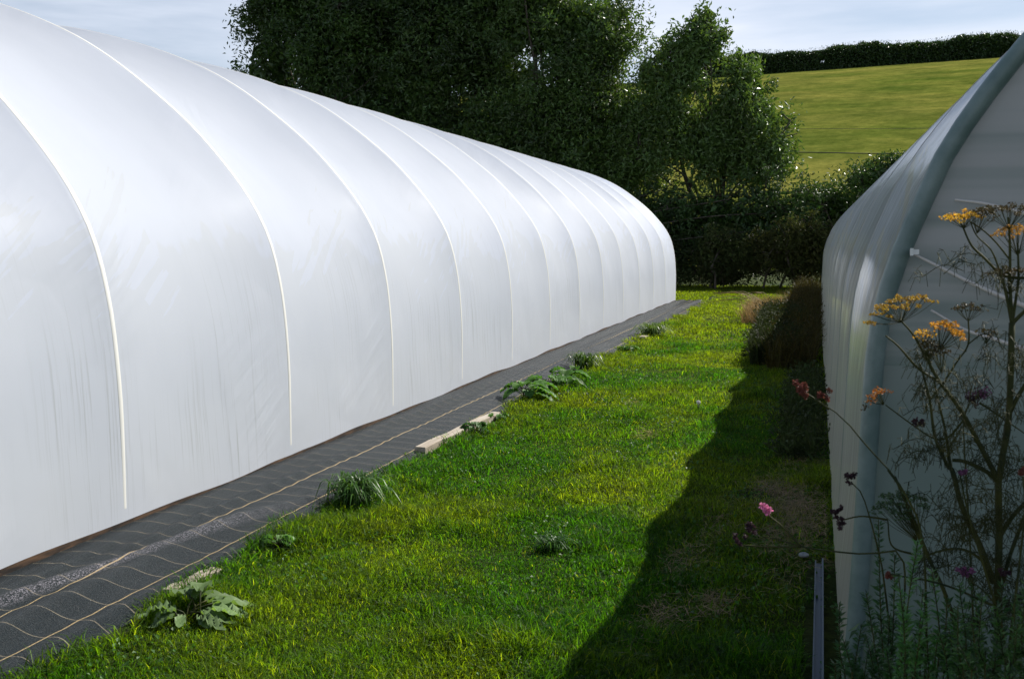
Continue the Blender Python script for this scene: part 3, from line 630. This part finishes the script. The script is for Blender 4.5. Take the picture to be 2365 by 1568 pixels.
# hilltop hedge
A = Acc(); r = np.random.default_rng(71); n = 130000
hx = r.uniform(-34, 52, n); hy = 192 + r.normal(0, 0.8, n); top = 3.9 + 0.3 * np.sin(hx * 0.31) + 0.15 * np.sin(hx * 0.9 + 1) + 0.8 * (vnoise(np.stack([hx, hx * 0, hx * 0], 1), 0.8, 5) - 0.5) - np.clip(-12 - hx, 0, 60) * 0.03
hz = terr(hx, hy) + top * r.uniform(0, 1.0, n)
gapm = (np.hypot(hx + 1.0, (hz - terr(hx, hy) - 1.7)) < 0.42) & (r.uniform(0, 1, n) < 0.85); P = np.stack([hx, hy, hz], 1)[~gapm]
leaves(A, P, 0.42, 0.5, 0.25, 0.3, (0.85, 0.85, 0.85), 0.35, r)
n2 = 2600; hx = r.uniform(-34, 52, n2); P = np.stack([hx, np.full(n2, 192.), terr(hx, np.full(n2, 192.)) + 3.9 + 0.3 * np.sin(hx * .31) + r.uniform(-.3, .65, n2)], 1); leaves(A, P, 0.4, 0.25, 0.2, 0, (0.8, .8, .8), .3, r, dirs=rand_dirs(n2, r) * [.3, .3, 1])
o = A.build('hilltop_hedge', M_hedge, None, False); tag(o, 'long dark clipped hedge along the skyline at the top of the hill field', 'hedge')

# overhead cables in front of the hill
M_cable, t, b = mat('cable', (0.015, 0.015, 0.015), 0.6)
def cable(pts, rad, label):
    A = Acc(); A.tube(spline(pts, 30), rad, 5); tag(A.build('overhead_cable', M_cable), label, 'cable', 'cables crossing the field')
cable([at(1300, 338, 42), at(1640, 349, 42), at(1900, 353, 42), at(2080, 355, 42), at(2700, 350, 42)], 0.020, 'thick black cable passing just above the round bush, in front of the field')
cable([at(1400, 296, 60), at(1870, 298, 60), at(2130, 297, 60), at(2700, 290, 60)], 0.011, 'thin faint cable crossing half way up the field')

# ------------------------------------------------------------------ weeds along the right tunnel
def weedstand(name, label, cat, m, n, xr, yr, hr, wd, seed, tint, lean=0.5, leafn=0, group=None, kind=None):
    r = np.random.default_rng(seed); A = Acc(); P = np.stack([r.uniform(*xr, n), r.uniform(*yr, n), np.zeros(n)], 1)
    h = r.uniform(*hr, n) * (0.6 + 0.6 * vnoise(P, 1.4, seed))
    blades(A, P, h, wd * r.uniform(.6, 1.4, n), r.uniform(0.05, lean, n), np.asarray(tint) * r.uniform(.6, 1.4, (n, 1)), r)
    if leafn:
        k = r.integers(0, n, leafn); Q = P[k] + np.stack([r.normal(0, .07, leafn), r.normal(0, .07, leafn), h[k] * r.uniform(0.1, 1.0, leafn)], 1); leaves(A, Q, 0.055, 0.35, .2, .3, np.asarray(tint), .4, r)
    o = A.build(name, m, None, False); return tag(o, label, cat, group, kind)
weedstand('tall_weeds', 'tall brownish weeds standing in shade along the grey polytunnel wall', 'weeds', M_weed, 9000, (-0.62, -0.05), (12.5, 30), (0.28, 0.68), 0.012, 81, (1.0, .62, .38), 0.6, 14000, None, 'stuff')
weedstand('tall_weeds', 'rank dark green weeds lower down beside the grey polytunnel wall', 'weeds', M_weed, 2600, (-0.26, 0.0), (7.5, 12.2), (0.08, 0.26), 0.007, 82, (.8, .9, .8), 0.6, 4000, None, 'stuff')
weedstand('dry_grass_clump', 'clump of bleached dry grass where the shade begins beside the lane', 'dry grass', M_straw, 2600, (-1.45, -0.55), (19.5, 23), (0.30, 0.62), 0.009, 83, (1.1, 1.0, .8), 1.2)
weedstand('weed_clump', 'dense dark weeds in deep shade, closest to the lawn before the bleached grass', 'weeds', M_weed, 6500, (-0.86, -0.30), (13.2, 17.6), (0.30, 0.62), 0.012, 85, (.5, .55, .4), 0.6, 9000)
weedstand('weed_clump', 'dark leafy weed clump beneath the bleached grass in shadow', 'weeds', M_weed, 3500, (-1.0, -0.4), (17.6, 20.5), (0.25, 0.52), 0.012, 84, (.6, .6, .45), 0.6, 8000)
A = Acc(); r = np.random.default_rng(90)
for k in range(14):
    b0 = at(1790, 735, 20.5) + r.normal(0, .1, 3) * [1, 1, 0]; b0[2] = 0.05; e = at(1690 + r.uniform(-60, 60), 682 + r.uniform(-8, 20), 20.2); A.tube(spline([b0, (b0 + e) / 2 + [0, 0, .22], e], 8), 0.0045, 4, (1.1, 1.1, 1))
o = A.build('dry_grass_stalks', M_straw); tag(o, 'long arching straw stalks leaning left over the lane', 'dry grass')

# ------------------------------------------------------------------ small plants in the lawn edge
def tuft(loc, n, h, spread, seed, label, tint=(1, 1, 1), w=0.005, group='coarse tufts at the matting edge'):
    r = np.random.default_rng(seed); A = Acc()
    for k in range(n):
        az = r.uniform(0, 6.283); d = np.array([math.cos(az), math.sin(az), 0]); b0 = np.array([*r.normal(0, spread * .25, 2), 0]); hh = h * r.uniform(.5, 1.15); L = spread * r.uniform(.3, 1.2)
        P = spline([b0, b0 + d * L * .3 + [0, 0, hh * .7], b0 + d * L * .75 + [0, 0, hh * .95], b0 + d * L * 1.25 + [0, 0, hh * .6 * r.uniform(.3, 1.2)]], 7)
        s = np.cross(d, [0, 0, 1]) * w * np.array([.8, 1, 1, .95, .8, .5, .05])[:, None]
        V = np.concatenate([P - s, P + s]); i = np.arange(6)[:, None]
        A.add(V, np.concatenate([i, i + 7, i + 8, i + 1], 1), None, np.asarray(tint) * r.uniform(.6, 1.4))
    o = A.build('grass_tuft', M_tuft, None, True); o.location = loc; return tag(o, label, 'grass tuft', group)
tuft((-2.70, 5.42, 0), 300, 0.17, 0.17, 101, 'big dark tuft of long grass spilling over the near matting edge')
tuft((-2.80, 12.1, 0), 130, 0.20, 0.20, 102, 'small tuft of long grass beyond the second dock patch', (1.3, 1.1, 1), 0.007)
tuft((-2.70, 16.6, 0), 160, 0.22, 0.28, 103, 'spreading yellowish tuft near the far end of the matting', (1.9, 1.4, 1), 0.009)
tuft((-1.30, 4.9, 0), 90, 0.075, 0.10, 104, 'low dark tuft out in the middle of the lawn', (.8, .9, .9), 0.003)
def broadleaf(loc, specs, seed, label, cat='dock', tint=(1, 1, 1), stems=True, group=None):
    """rosette of broad leaves: (azimuth deg, length, width, lift)"""
    r = np.random.default_rng(seed); root = empty('dock_plant', loc, label, cat, group); S_ = Acc(); 
    for q, (az, L, W, lift) in enumerate(specs):
        a = R_(az); d = np.array([math.cos(a), math.sin(a), 0]); s = np.array([-math.sin(a), math.cos(a), 0])
        b0 = np.array([*r.normal(0, .02, 2), 0.01]); p1 = b0 + d * L * .35 + [0, 0, lift]
        S_.tube(spline([b0, b0 + d * L * .12 + [0, 0, lift * .7], p1], 6), 0.0035, 5)
        A = Acc(); nu, nv = 12, 7; V = []
        for i in range(nu):
            u = i / (nu - 1); wv = W * (math.sin(math.pi * min(1, u * .93 + .06)) ** .6) * (1.15 - .55 * u)
            for j in range(nv):
                v = (j / (nv - 1) - .5); V.append(p1 + d * L * .75 * u + s * wv * v + np.array([0, 0, lift * .35 * u - L * .75 * .55 * u * u * r.uniform(.9, 1.1) + abs(v) * wv * .28 + .012 * math.sin(u * 22 + j * 2.1)]))
        i = np.arange(nu - 1)[:, None] * nv; j = np.arange(nv - 1)[None, :]
        V = np.array(V); V[:, 2] = np.maximum(V[:, 2], .012 + .01 * r.uniform())
        A.add(V, np.stack([i + j, i + j + 1, i + nv + j + 1, i + nv + j], -1).reshape(-1, 4), None, np.asarray(tint) * r.uniform(.75, 1.3))
        A.build('leaf', M_dock, root)
    S_.build('leaf_stalk', M_stem, root); return root
broadleaf((-2.52, 3.50, 0), [(100, .22, .13, .06), (150, .20, .12, .07), (200, .19, .12, .03), (240, .15, .07, .03), (60, .22, .11, .05), (20, .24, .10, .04), (340, .20, .06, .03), (300, .13, .05, .02), (120, .17, .10, .10), (180, .14, .08, .06), (0, .25, .07, .03), (45, .30, .08, .05), (320, .16, .05, .02), (215, .12, .06, .05)], 111, 'large broad-leaved dock with pale grey-green leaves at the near matting edge', 'dock', (2.3, 1.75, 3.0))
r = np.random.default_rng(112)
for q, (x, y, s_) in enumerate(((-2.80, 9.5, .26), (-2.74, 10.1, .30), (-2.66, 10.7, .24))):
    broadleaf((x, y, 0), [(r.uniform(0, 360), s_ * r.uniform(.7, 1.2), .13, r.uniform(.06, .17)) for k in range(13)], 113 + q, ('nearest', 'middle', 'farthest')[q] + ' bright green dock of the three crowding over the matting beyond the long plank', 'dock', (1.05, 1.25, .9), True, 'docks beyond the long plank')
broadleaf((-2.70, 7.7, 0), [(r.uniform(0, 360), .12 * r.uniform(.7, 1.2), .05, r.uniform(.03, .08)) for k in range(14)], 119, 'small dark weed growing against the long plank', 'weed', (.7, .9, .8))
for q, (x, y, s_, lb) in enumerate(((-2.74, 8.35, .10, 'ragged little weed at the far half of the long plank'), (-2.66, 4.45, .09, 'tiny broad-leaved weed between the near dock and the big tuft'), (-2.62, 14.2, .14, 'low weed at the lawn edge halfway to the matting end'))):
    broadleaf((x, y, 0), [(r.uniform(0, 360), s_ * r.uniform(.7, 1.2), s_ * .42, r.uniform(.02, .06)) for k in range(12)], 130 + q, lb, 'weed', (1.1, 1.25, .9))
# dandelion clock and pale stone
def puff(acc, c, rad, n, sz, r, tint=(1, 1, 1), flat=1.0, asp=.7, fill=.55):
    P = c + rand_dirs(n, r) * (r.uniform(fill, 1, (n, 1))) * rad * np.array([1, 1, flat]); leaves(acc, P, sz, asp, .2, .2, tint, .35, r)
r = np.random.default_rng(120)
root = empty('dandelion', tuple(at(1612, 985, 9.2) * [1, 1, 0]), 'white dandelion seed head standing in the lawn', 'dandelion')
A = Acc(); A.tube([(0, 0, 0), (.004, 0, .05), (0, 0, .10)], .0018, 5); A.build('stem', M_stem, root)
A = Acc(); puff(A, np.array([0, 0, .115]), .020, 160, .012, r); A.build('seed_head', M_white, root, False)
bpy.ops.mesh.primitive_ico_sphere_add(subdivisions=3, radius=0.022, location=(-0.045, 5.12, 0.02)); st = bpy.context.object; st.name = 'stone'
vv = np.array([v.co[:] for v in st.data.vertices]); vv *= (0.8 + 0.5 * vnoise(vv, 40, 3))[:, None] * [1, 1.2, .6]
for v, c in zip(st.data.vertices, vv): v.co = c
M_stone, t, b = mat('pale_stone', (.5, .52, .53), .8); nf = noise(t, objco(t), 60, 4); rr_ = ramp(t, nf, .3, (.16, .18, .19), .7, (.30, .32, .33)); t.links.new(rr_.outputs[0], b.inputs['Base Color'])
st.data.materials.append(M_stone); tag(st, 'pale stone lying in dry litter at the foot of the grey polytunnel', 'stone')

# ------------------------------------------------------------------ foreground herbs by the end wall
def px(pts, Y): return [at(x, y, Y if not isinstance(Y, (list, tuple)) else Y[i]) for i, (x, y) in enumerate(pts)]
FY = 2.0; K = FY / 2299.0      # metres per picture unit at the fennel
fen = empty('fennel_plant', tuple(at(2303, 1390, FY) * [1, 1, 0]), 'tall fennel with orange-yellow and dark seeding umbels in front of the film end wall', 'fennel')
FO = np.array(fen.location)
A = Acc()
def fst(pts, r0, r1, Y=FY, n=18, acc=A, o=None):
    P = spline(px(pts, Y), n) - (FO if o is None else o); acc.tube(P, np.linspace(r0, r1, n), 7); return P
b0 = at(2303, 1390, FY); gp = (b0 * [1, 1, 0]) - FO
P = spline([gp] + [p - FO for p in px([(2303, 1560), (2303, 1390), (2308, 1233), (2306, 1108), (2322, 1020), (2331, 949), (2337, 745)], FY)], 30); A.tube(P, np.linspace(.0085, .0056, 30), 8)
fst([(2337, 748), (2326, 690), (2313, 638)], .0036, .0026); fst([(2337, 748), (2333, 660), (2332, 560), (2328, 502)], .0034, .0020)
fst([(2337, 748), (2346, 690), (2352, 640), (2350, 560)], .003, .0018); fst([(2337, 748), (2360, 725), (2400, 690)], .004, .003)
fst([(2313, 638), (2273, 596), (2243, 566), (2221, 518)], .0028, .0016); fst([(2313, 638), (2290, 580), (2256, 545), (2240, 510)], .0018, .0012)
fst([(2332, 600), (2300, 560), (2268, 530), (2240, 512)], .0018, .0012); fst([(2313, 636), (2350, 642), (2390, 640)], .003, .003)
fst([(2306, 1108), (2290, 1080), (2221, 952), (2171, 883), (2146, 839), (2140, 810)], .0052, .0028)
fst([(2171, 883), (2120, 850), (2075, 800), (2045, 775)], .003, .0014); fst([(2146, 839), (2110, 775), (2078, 738)], .0026, .0016)
fst([(2294, 1345), (2265, 1265), (2222, 1171), (2200, 1089), (2187, 1074)], .0062, .0046)
fst([(2187, 1074), (2159, 1008), (2146, 918), (2124, 839)], .0034, .0018); fst([(2195, 1080), (2184, 1000), (2168, 930), (2155, 870)], .0030, .0016)
fst([(2146, 925), (2180, 882), (2210, 835), (2236, 795), (2236, 735)], .0022, .0014); fst([(2236, 795), (2262, 775), (2280, 770)], .0014, .001)
fst([(2306, 1115), (2280, 1090), (2230, 1066), (2200, 1062)], .0044, .0034)
fst([(2294, 1340), (2272, 1298), (2222, 1268), (2160, 1275), (2120, 1300)], .0036, .0016)
fst([(2146, 1290), (2110, 1215), (2080, 1130), (2050, 1085)], .0030, .0018)
fst([(2331, 955), (2360, 900), (2420, 820)], .0042, .003); fst([(2308, 1240), (2340, 1190), (2400, 1130)], .0046, .0036)
fst([(2240, 1560), (2190, 1390), (2146, 1290), (2110, 1200), (2066, 1100)], .0046, .0026)
fst([(2303, 1400), (2330, 1290), (2364, 1200), (2400, 1120)], .004, .003)
A.build('stem', M_stem, fen)
def umbel(cx_, cy_, wpx, hpx, tilt, m, seed, base=None, dens=1.0, Y=FY, parent=fen, o=None, fl=0.0042, cvar=(1, 1, 1)):
    r = np.random.default_rng(seed); o = FO if o is None else o; c = at(cx_, cy_, Y) - o; k = Y / 2299.0; W = wpx * k / 2; Hh = hpx * k
    ca, sa = math.cos(R_(tilt)), math.sin(R_(tilt))
    def rot(v): return np.array([v[0] * ca - v[2] * sa, v[1], v[0] * sa + v[2] * ca])
    S_ = Acc(); F_ = Acc(); nr = int(22 * dens)
    b = (at(*base, Y) - o) if base else c + rot(np.array([0, 0, -Hh]))
    for q in range(nr):
        a = q * 2.399963; rad = math.sqrt((q + .5) / nr); t_ = c + rot(np.array([W * rad * math.cos(a), W * rad * math.sin(a) * .9, Hh * .45 * (1 - rad * rad) + r.normal(0, .003)]))
        S_.tube(spline([b, (b + t_) / 2 + rot(np.array([0, 0, -Hh * .05])), t_], 5), .0005, 3, cap=False)
        n = int(15 * dens); off = rand_dirs(n, r) * [.0085, .0085, .0042] * r.uniform(.4, 1, (n, 1)); leaves(F_, t_ + off, fl, .9, .3, .6, cvar, .45, r)
    ob = F_.build('umbel', m, parent, False); st_ = S_.build('umbel_ray', M_stem, ob); return ob
umbel(2221, 507, 80, 26, 4, M_yellow, 201, (2226, 528), 1.0, cvar=(1.05, .95, 1))
umbel(2325, 492, 118, 30, 0, M_seed, 202, (2330, 530), 1.15); umbel(2268, 497, 60, 24, -6, M_seed, 203, (2256, 540), .8)
umbel(2345, 542, 86, 34, 4, M_yellow, 204, (2350, 590), 1.0, cvar=(.72, .60, 1.2)); umbel(2338, 632, 96, 26, 0, M_seed, 205, (2330, 680), 1.0)
umbel(2077, 722, 150, 70, 22, M_yellow, 206, (2079, 745), 1.6, cvar=(.62, .62, 1)); umbel(2135, 776, 44, 24, 8, M_yellow, 207, (2138, 806), .6, cvar=(1.0, .9, 1))
umbel(2188, 768, 78, 44, -22, M_yellow, 208, (2170, 808), 1.15, cvar=(.95, .75, 1)); umbel(2236, 718, 64, 30, 0, M_seed, 209, (2236, 742), .7)
umbel(2148, 800, 44, 30, 0, M_seed, 210, None, .7); umbel(2168, 820, 40, 40, 10, M_seed, 211, None, .7); umbel(2278, 772, 34, 20, 0, M_seed, 212, None, .5)
umbel(2027, 914, 54, 14, 38, M_yellow, 213, (2040, 935), .7, cvar=(.55, .32, .7)); umbel(1997, 940, 12, 8, 0, M_seed, 214, None, .3)
umbel(2085, 1165, 110, 60, 0, M_herb, 215, (2120, 1230), 1.4, cvar=(.7, .6, .6)); umbel(2060, 1190, 90, 60, -10, M_herb, 216, (2120, 1250), 1.2, cvar=(.7, .6, .6))
A = Acc(); r = np.random.default_rng(220)      # thread-like fennel leaves
def feather(acc, p, L, n, r, rad=.00055):
    d = rand_dirs(1, r)[0] * [1, 1, .5] + [0, 0, .5]; d /= np.linalg.norm(d); mid = spline([p, p + d * L * .5, p + d * L + [0, 0, -L * .45]], 7); acc.tube(mid, rad * 1.4, 3, cap=False)
    for k in range(n):
        q = mid[r.integers(1, 7)]; e = rand_dirs(1, r)[0] * L * r.uniform(.25, .5); a = q + e * .6 + [0, 0, .01]; b_ = q + e + [0, 0, -L * .12]; acc.tube([q, a, b_], rad, 3, cap=False)
        for _ in range(2): acc.tube([a, a + rand_dirs(1, r)[0] * L * .14], rad * .9, 3, cap=False)
for (x, y, n) in ((2120, 860, 5), (2180, 960, 6), (2130, 920, 5), (2240, 900, 7), (2200, 1040, 7), (2150, 1060, 6), (2270, 1020, 7), (2330, 980, 8), (2300, 1100, 8), (2230, 1140, 7), (2250, 1230, 8), (2180, 1200, 8), (2310, 1230, 8), (2200, 1300, 8), (2260, 1340, 8), (2320, 1340, 10), (2350, 1250, 8), (2310, 830, 6), (2250, 620, 4), (2300, 660, 4), (2350, 860, 7), (2350, 1080, 7), (2270, 1420, 9), (2340, 1420, 9), (2120, 1330, 6)):
    for k in range(n): feather(A, at(x + r.uniform(-30, 30), y + r.uniform(-30, 30), FY + r.uniform(-.06, .06)) - FO, r.uniform(.05, .10), 9, r)
A.build('foliage', M_stem, fen)

# verbenas: thin wiry stems with small clustered heads
def verbena(label, basept, Y, stems, heads, seed, group='wiry verbenas by the end wall'):
    r = np.random.default_rng(seed); o = at(*basept, Y) * [1, 1, 0]; root = empty('verbena_plant', tuple(o), label, 'verbena', group); A = Acc()
    for s_ in stems:
        P = spline(px(s_, Y), 16) - o; A.tube(P, np.linspace(.0024, .0013, 16), 6)
    A.tube([np.array([0, 0, 0]), at(*basept, Y) - o], .0026, 6); A.build('stem', M_stem, root)
    for (x, y, w, h, m) in heads:
        c = at(x, y, Y) - o; B = Acc(); k = Y / 2299.0
        for q in range(6): puff(B, c + r.normal(0, .28, 3) * [w * k, w * k * .6, h * k], w * k * .30, 26, .0062, r, (1, 1, 1), 1, .7, .2)
        B.build('flower_head', m, root, False)
    return root
verbena('wiry verbena whose long stem arches left to a rust-red seed head before the film wall', (2140, 1480), 1.9, [[(2140, 1480), (2135, 1290), (2118, 1193), (2093, 1146), (2062, 1096), (2005, 1034), (1949, 968), (1897, 930)], [(1915, 945), (1880, 920), (1852, 902)]],
        [(1897, 915, 24, 24, M_rust), (1843, 893, 28, 30, M_rust), (1858, 912, 16, 12, M_rust)], 231)
verbena('wiry verbena with a small purple-tipped head standing between the fennel stems', (2250, 1500), 2.2, [[(2250, 1500), (2240, 1250), (2228, 1050), (2226, 970), (2240, 925)], [(2225, 970), (2190, 1010), (2156, 1012), (2106, 980), (2045, 935)], [(2262, 930), (2300, 955), (2365, 1000)]],
        [(2258, 908, 38, 16, M_purple), (2244, 922, 34, 24, M_dkseed), (2118, 981, 24, 20, M_dkseed)], 232)
verbena('low verbena with dark seed heads in front of the bright edge of the film', (2060, 1500), 2.1, [[(2060, 1500), (2040, 1330), (2028, 1270), (2010, 1200), (1990, 1140), (1967, 1115)], [(2050, 1200), (2020, 1195), (1985, 1192), (1948, 1200)], [(2110, 1280), (2060, 1260), (2050, 1200)]],
        [(1963, 1106, 24, 24, M_dkseed), (1936, 1178, 18, 20, M_dkseed), (1943, 1202, 22, 26, M_dkseed)], 233)
verbena('verbena leaning left with one bright pink flower head over the shaded grass', (2080, 1520), 2.0, [[(2080, 1520), (2085, 1290), (2000, 1280), (1917, 1272), (1850, 1262), (1800, 1245), (1760, 1238)], [(1850, 1262), (1806, 1215), (1775, 1190)], [(1850, 1262), (1770, 1262), (1712, 1258)]],
        [(1765, 1176, 34, 28, M_pink), (1738, 1221, 24, 22, M_dkseed), (1708, 1250, 22, 26, M_dkseed)], 234)
verbena('verbena at the right edge with little purple heads among the fennel threads', (2330, 1540), 1.9, [[(2330, 1540), (2300, 1400), (2230, 1330)], [(2330, 1500), (2365, 1200), (2362, 1100)], [(2300, 1400), (2240, 1200), (2215, 1085)], [(2300, 1400), (2180, 1350), (2054, 1325)]],
        [(2225, 1325, 22, 18, M_purple), (2362, 1088, 18, 18, M_rust), (2226, 1092, 12, 10, M_purple), (2322, 1322, 16, 14, M_dkseed), (2056, 1325, 14, 14, M_rust)], 235)

# rosemary: upright shoots set with narrow needles
def rosemary(label, Y, shoots, seed, tint=(1, 1, 1), nlen=.022, dens=1.0):
    r = np.random.default_rng(seed); o = at(shoots[0][0][0], shoots[0][0][1], Y) * [1, 1, 0]; root = empty('rosemary_bush', tuple(o), label, 'rosemary', 'rosemary bushes by the end wall'); A = Acc(); B = Acc()
    for s_ in shoots:
        yo = Y + r.uniform(-.10, .12); P = spline([at(s_[0][0], s_[0][1], yo) * [1, 1, 0]] + px(s_, yo), 26) - o; A.tube(P, np.linspace(.0032, .001, 26), 5)
        n = int(420 * dens); t_ = r.uniform(.35, 1, n); i = (t_ * 25).astype(int).clip(0, 24); p = P[i] + (P[i + 1] - P[i]) * ((t_ * 25) % 1)[:, None]
        tg = P[i + 1] - P[i]; tg /= np.linalg.norm(tg, axis=1)[:, None]; d = rand_dirs(n, r); d -= tg * (d * tg).sum(1)[:, None]; d /= np.linalg.norm(d, axis=1)[:, None]; d = d + tg * r.uniform(.3, 1.1, (n, 1)); d /= np.linalg.norm(d, axis=1)[:, None]
        L = nlen * r.uniform(.6, 1.2, n) * np.clip(1.3 - t_ * .6, .4, 1); leaves(B, p + d * L[:, None] * .5, L, .24, .3, .4, np.asarray(tint), .4, r, dirs=d)
    A.build('stem', M_stem, root); B.build('foliage', M_herb, root, False); return root
r = np.random.default_rng(240)
def shoots(xs_, ytops, yb=1640): return [[(x + r.uniform(-14, 14), yb), (x + r.uniform(-10, 10), (yb + yt) / 2), (x + r.uniform(-22, 22), yt)] for x, yt in zip(xs_, ytops)]
rosemary('rosemary bush with tall dark needle shoots against the pale foot of the film', 2.1, shoots([1950, 1968, 1990, 2010, 2030, 2048, 2060, 2020, 1975, 1940], [1390, 1480, 1500, 1470, 1200, 1420, 1280, 1370, 1440, 1530]), 241, (.75, .75, .8))
rosemary('rosemary bush with brighter green shoots and pale tips at the bottom of the view', 1.85, shoots([2085, 2100, 2120, 2135, 2150, 2165, 2180, 2110, 2095, 2200, 2070], [1330, 1250, 1420, 1390, 1460, 1320, 1470, 1480, 1400, 1420, 1470]), 242, (1.5, 1.5, 1.1))
rosemary('rosemary bush in the dark bottom right corner under the fennel', 1.75, shoots([2220, 2235, 2250, 2270, 2290, 2310, 2330, 2350, 2362, 2215, 2280, 2340], [1400, 1480, 1440, 1380, 1470, 1400, 1440, 1380, 1350, 1500, 1500, 1480]), 243, (1.0, .9, .7))
rosemary('leafy rosemary shoots crowding between the bright bush and the corner bush', 1.95, shoots([2050, 2075, 2130, 2190, 2205, 2225, 2245, 2265, 2295, 2320, 2345], [1500, 1440, 1360, 1380, 1450, 1350, 1420, 1330, 1420, 1350, 1400]), 244, (.8, .8, .7))
# bed of mixed low leaves under the herbs
A = Acc(); r = np.random.default_rng(250); n = 9000
P = np.stack([r.uniform(0.10, 1.6, n), r.uniform(1.3, 3.35, n), r.uniform(0.0, 1, n) ** 1.6], 1); P[:, 2] *= np.clip(0.42 + (P[:, 0] - .3) * .35, .2, .8)
leaves(A, P, .045, .35, .2, .4, (.8, .8, .7), .4, r); o = A.build('herb_undergrowth', M_herb, None, False); tag(o, 'dark leafy undergrowth filling the bed below the fennel and rosemary', 'undergrowth', kind='stuff')
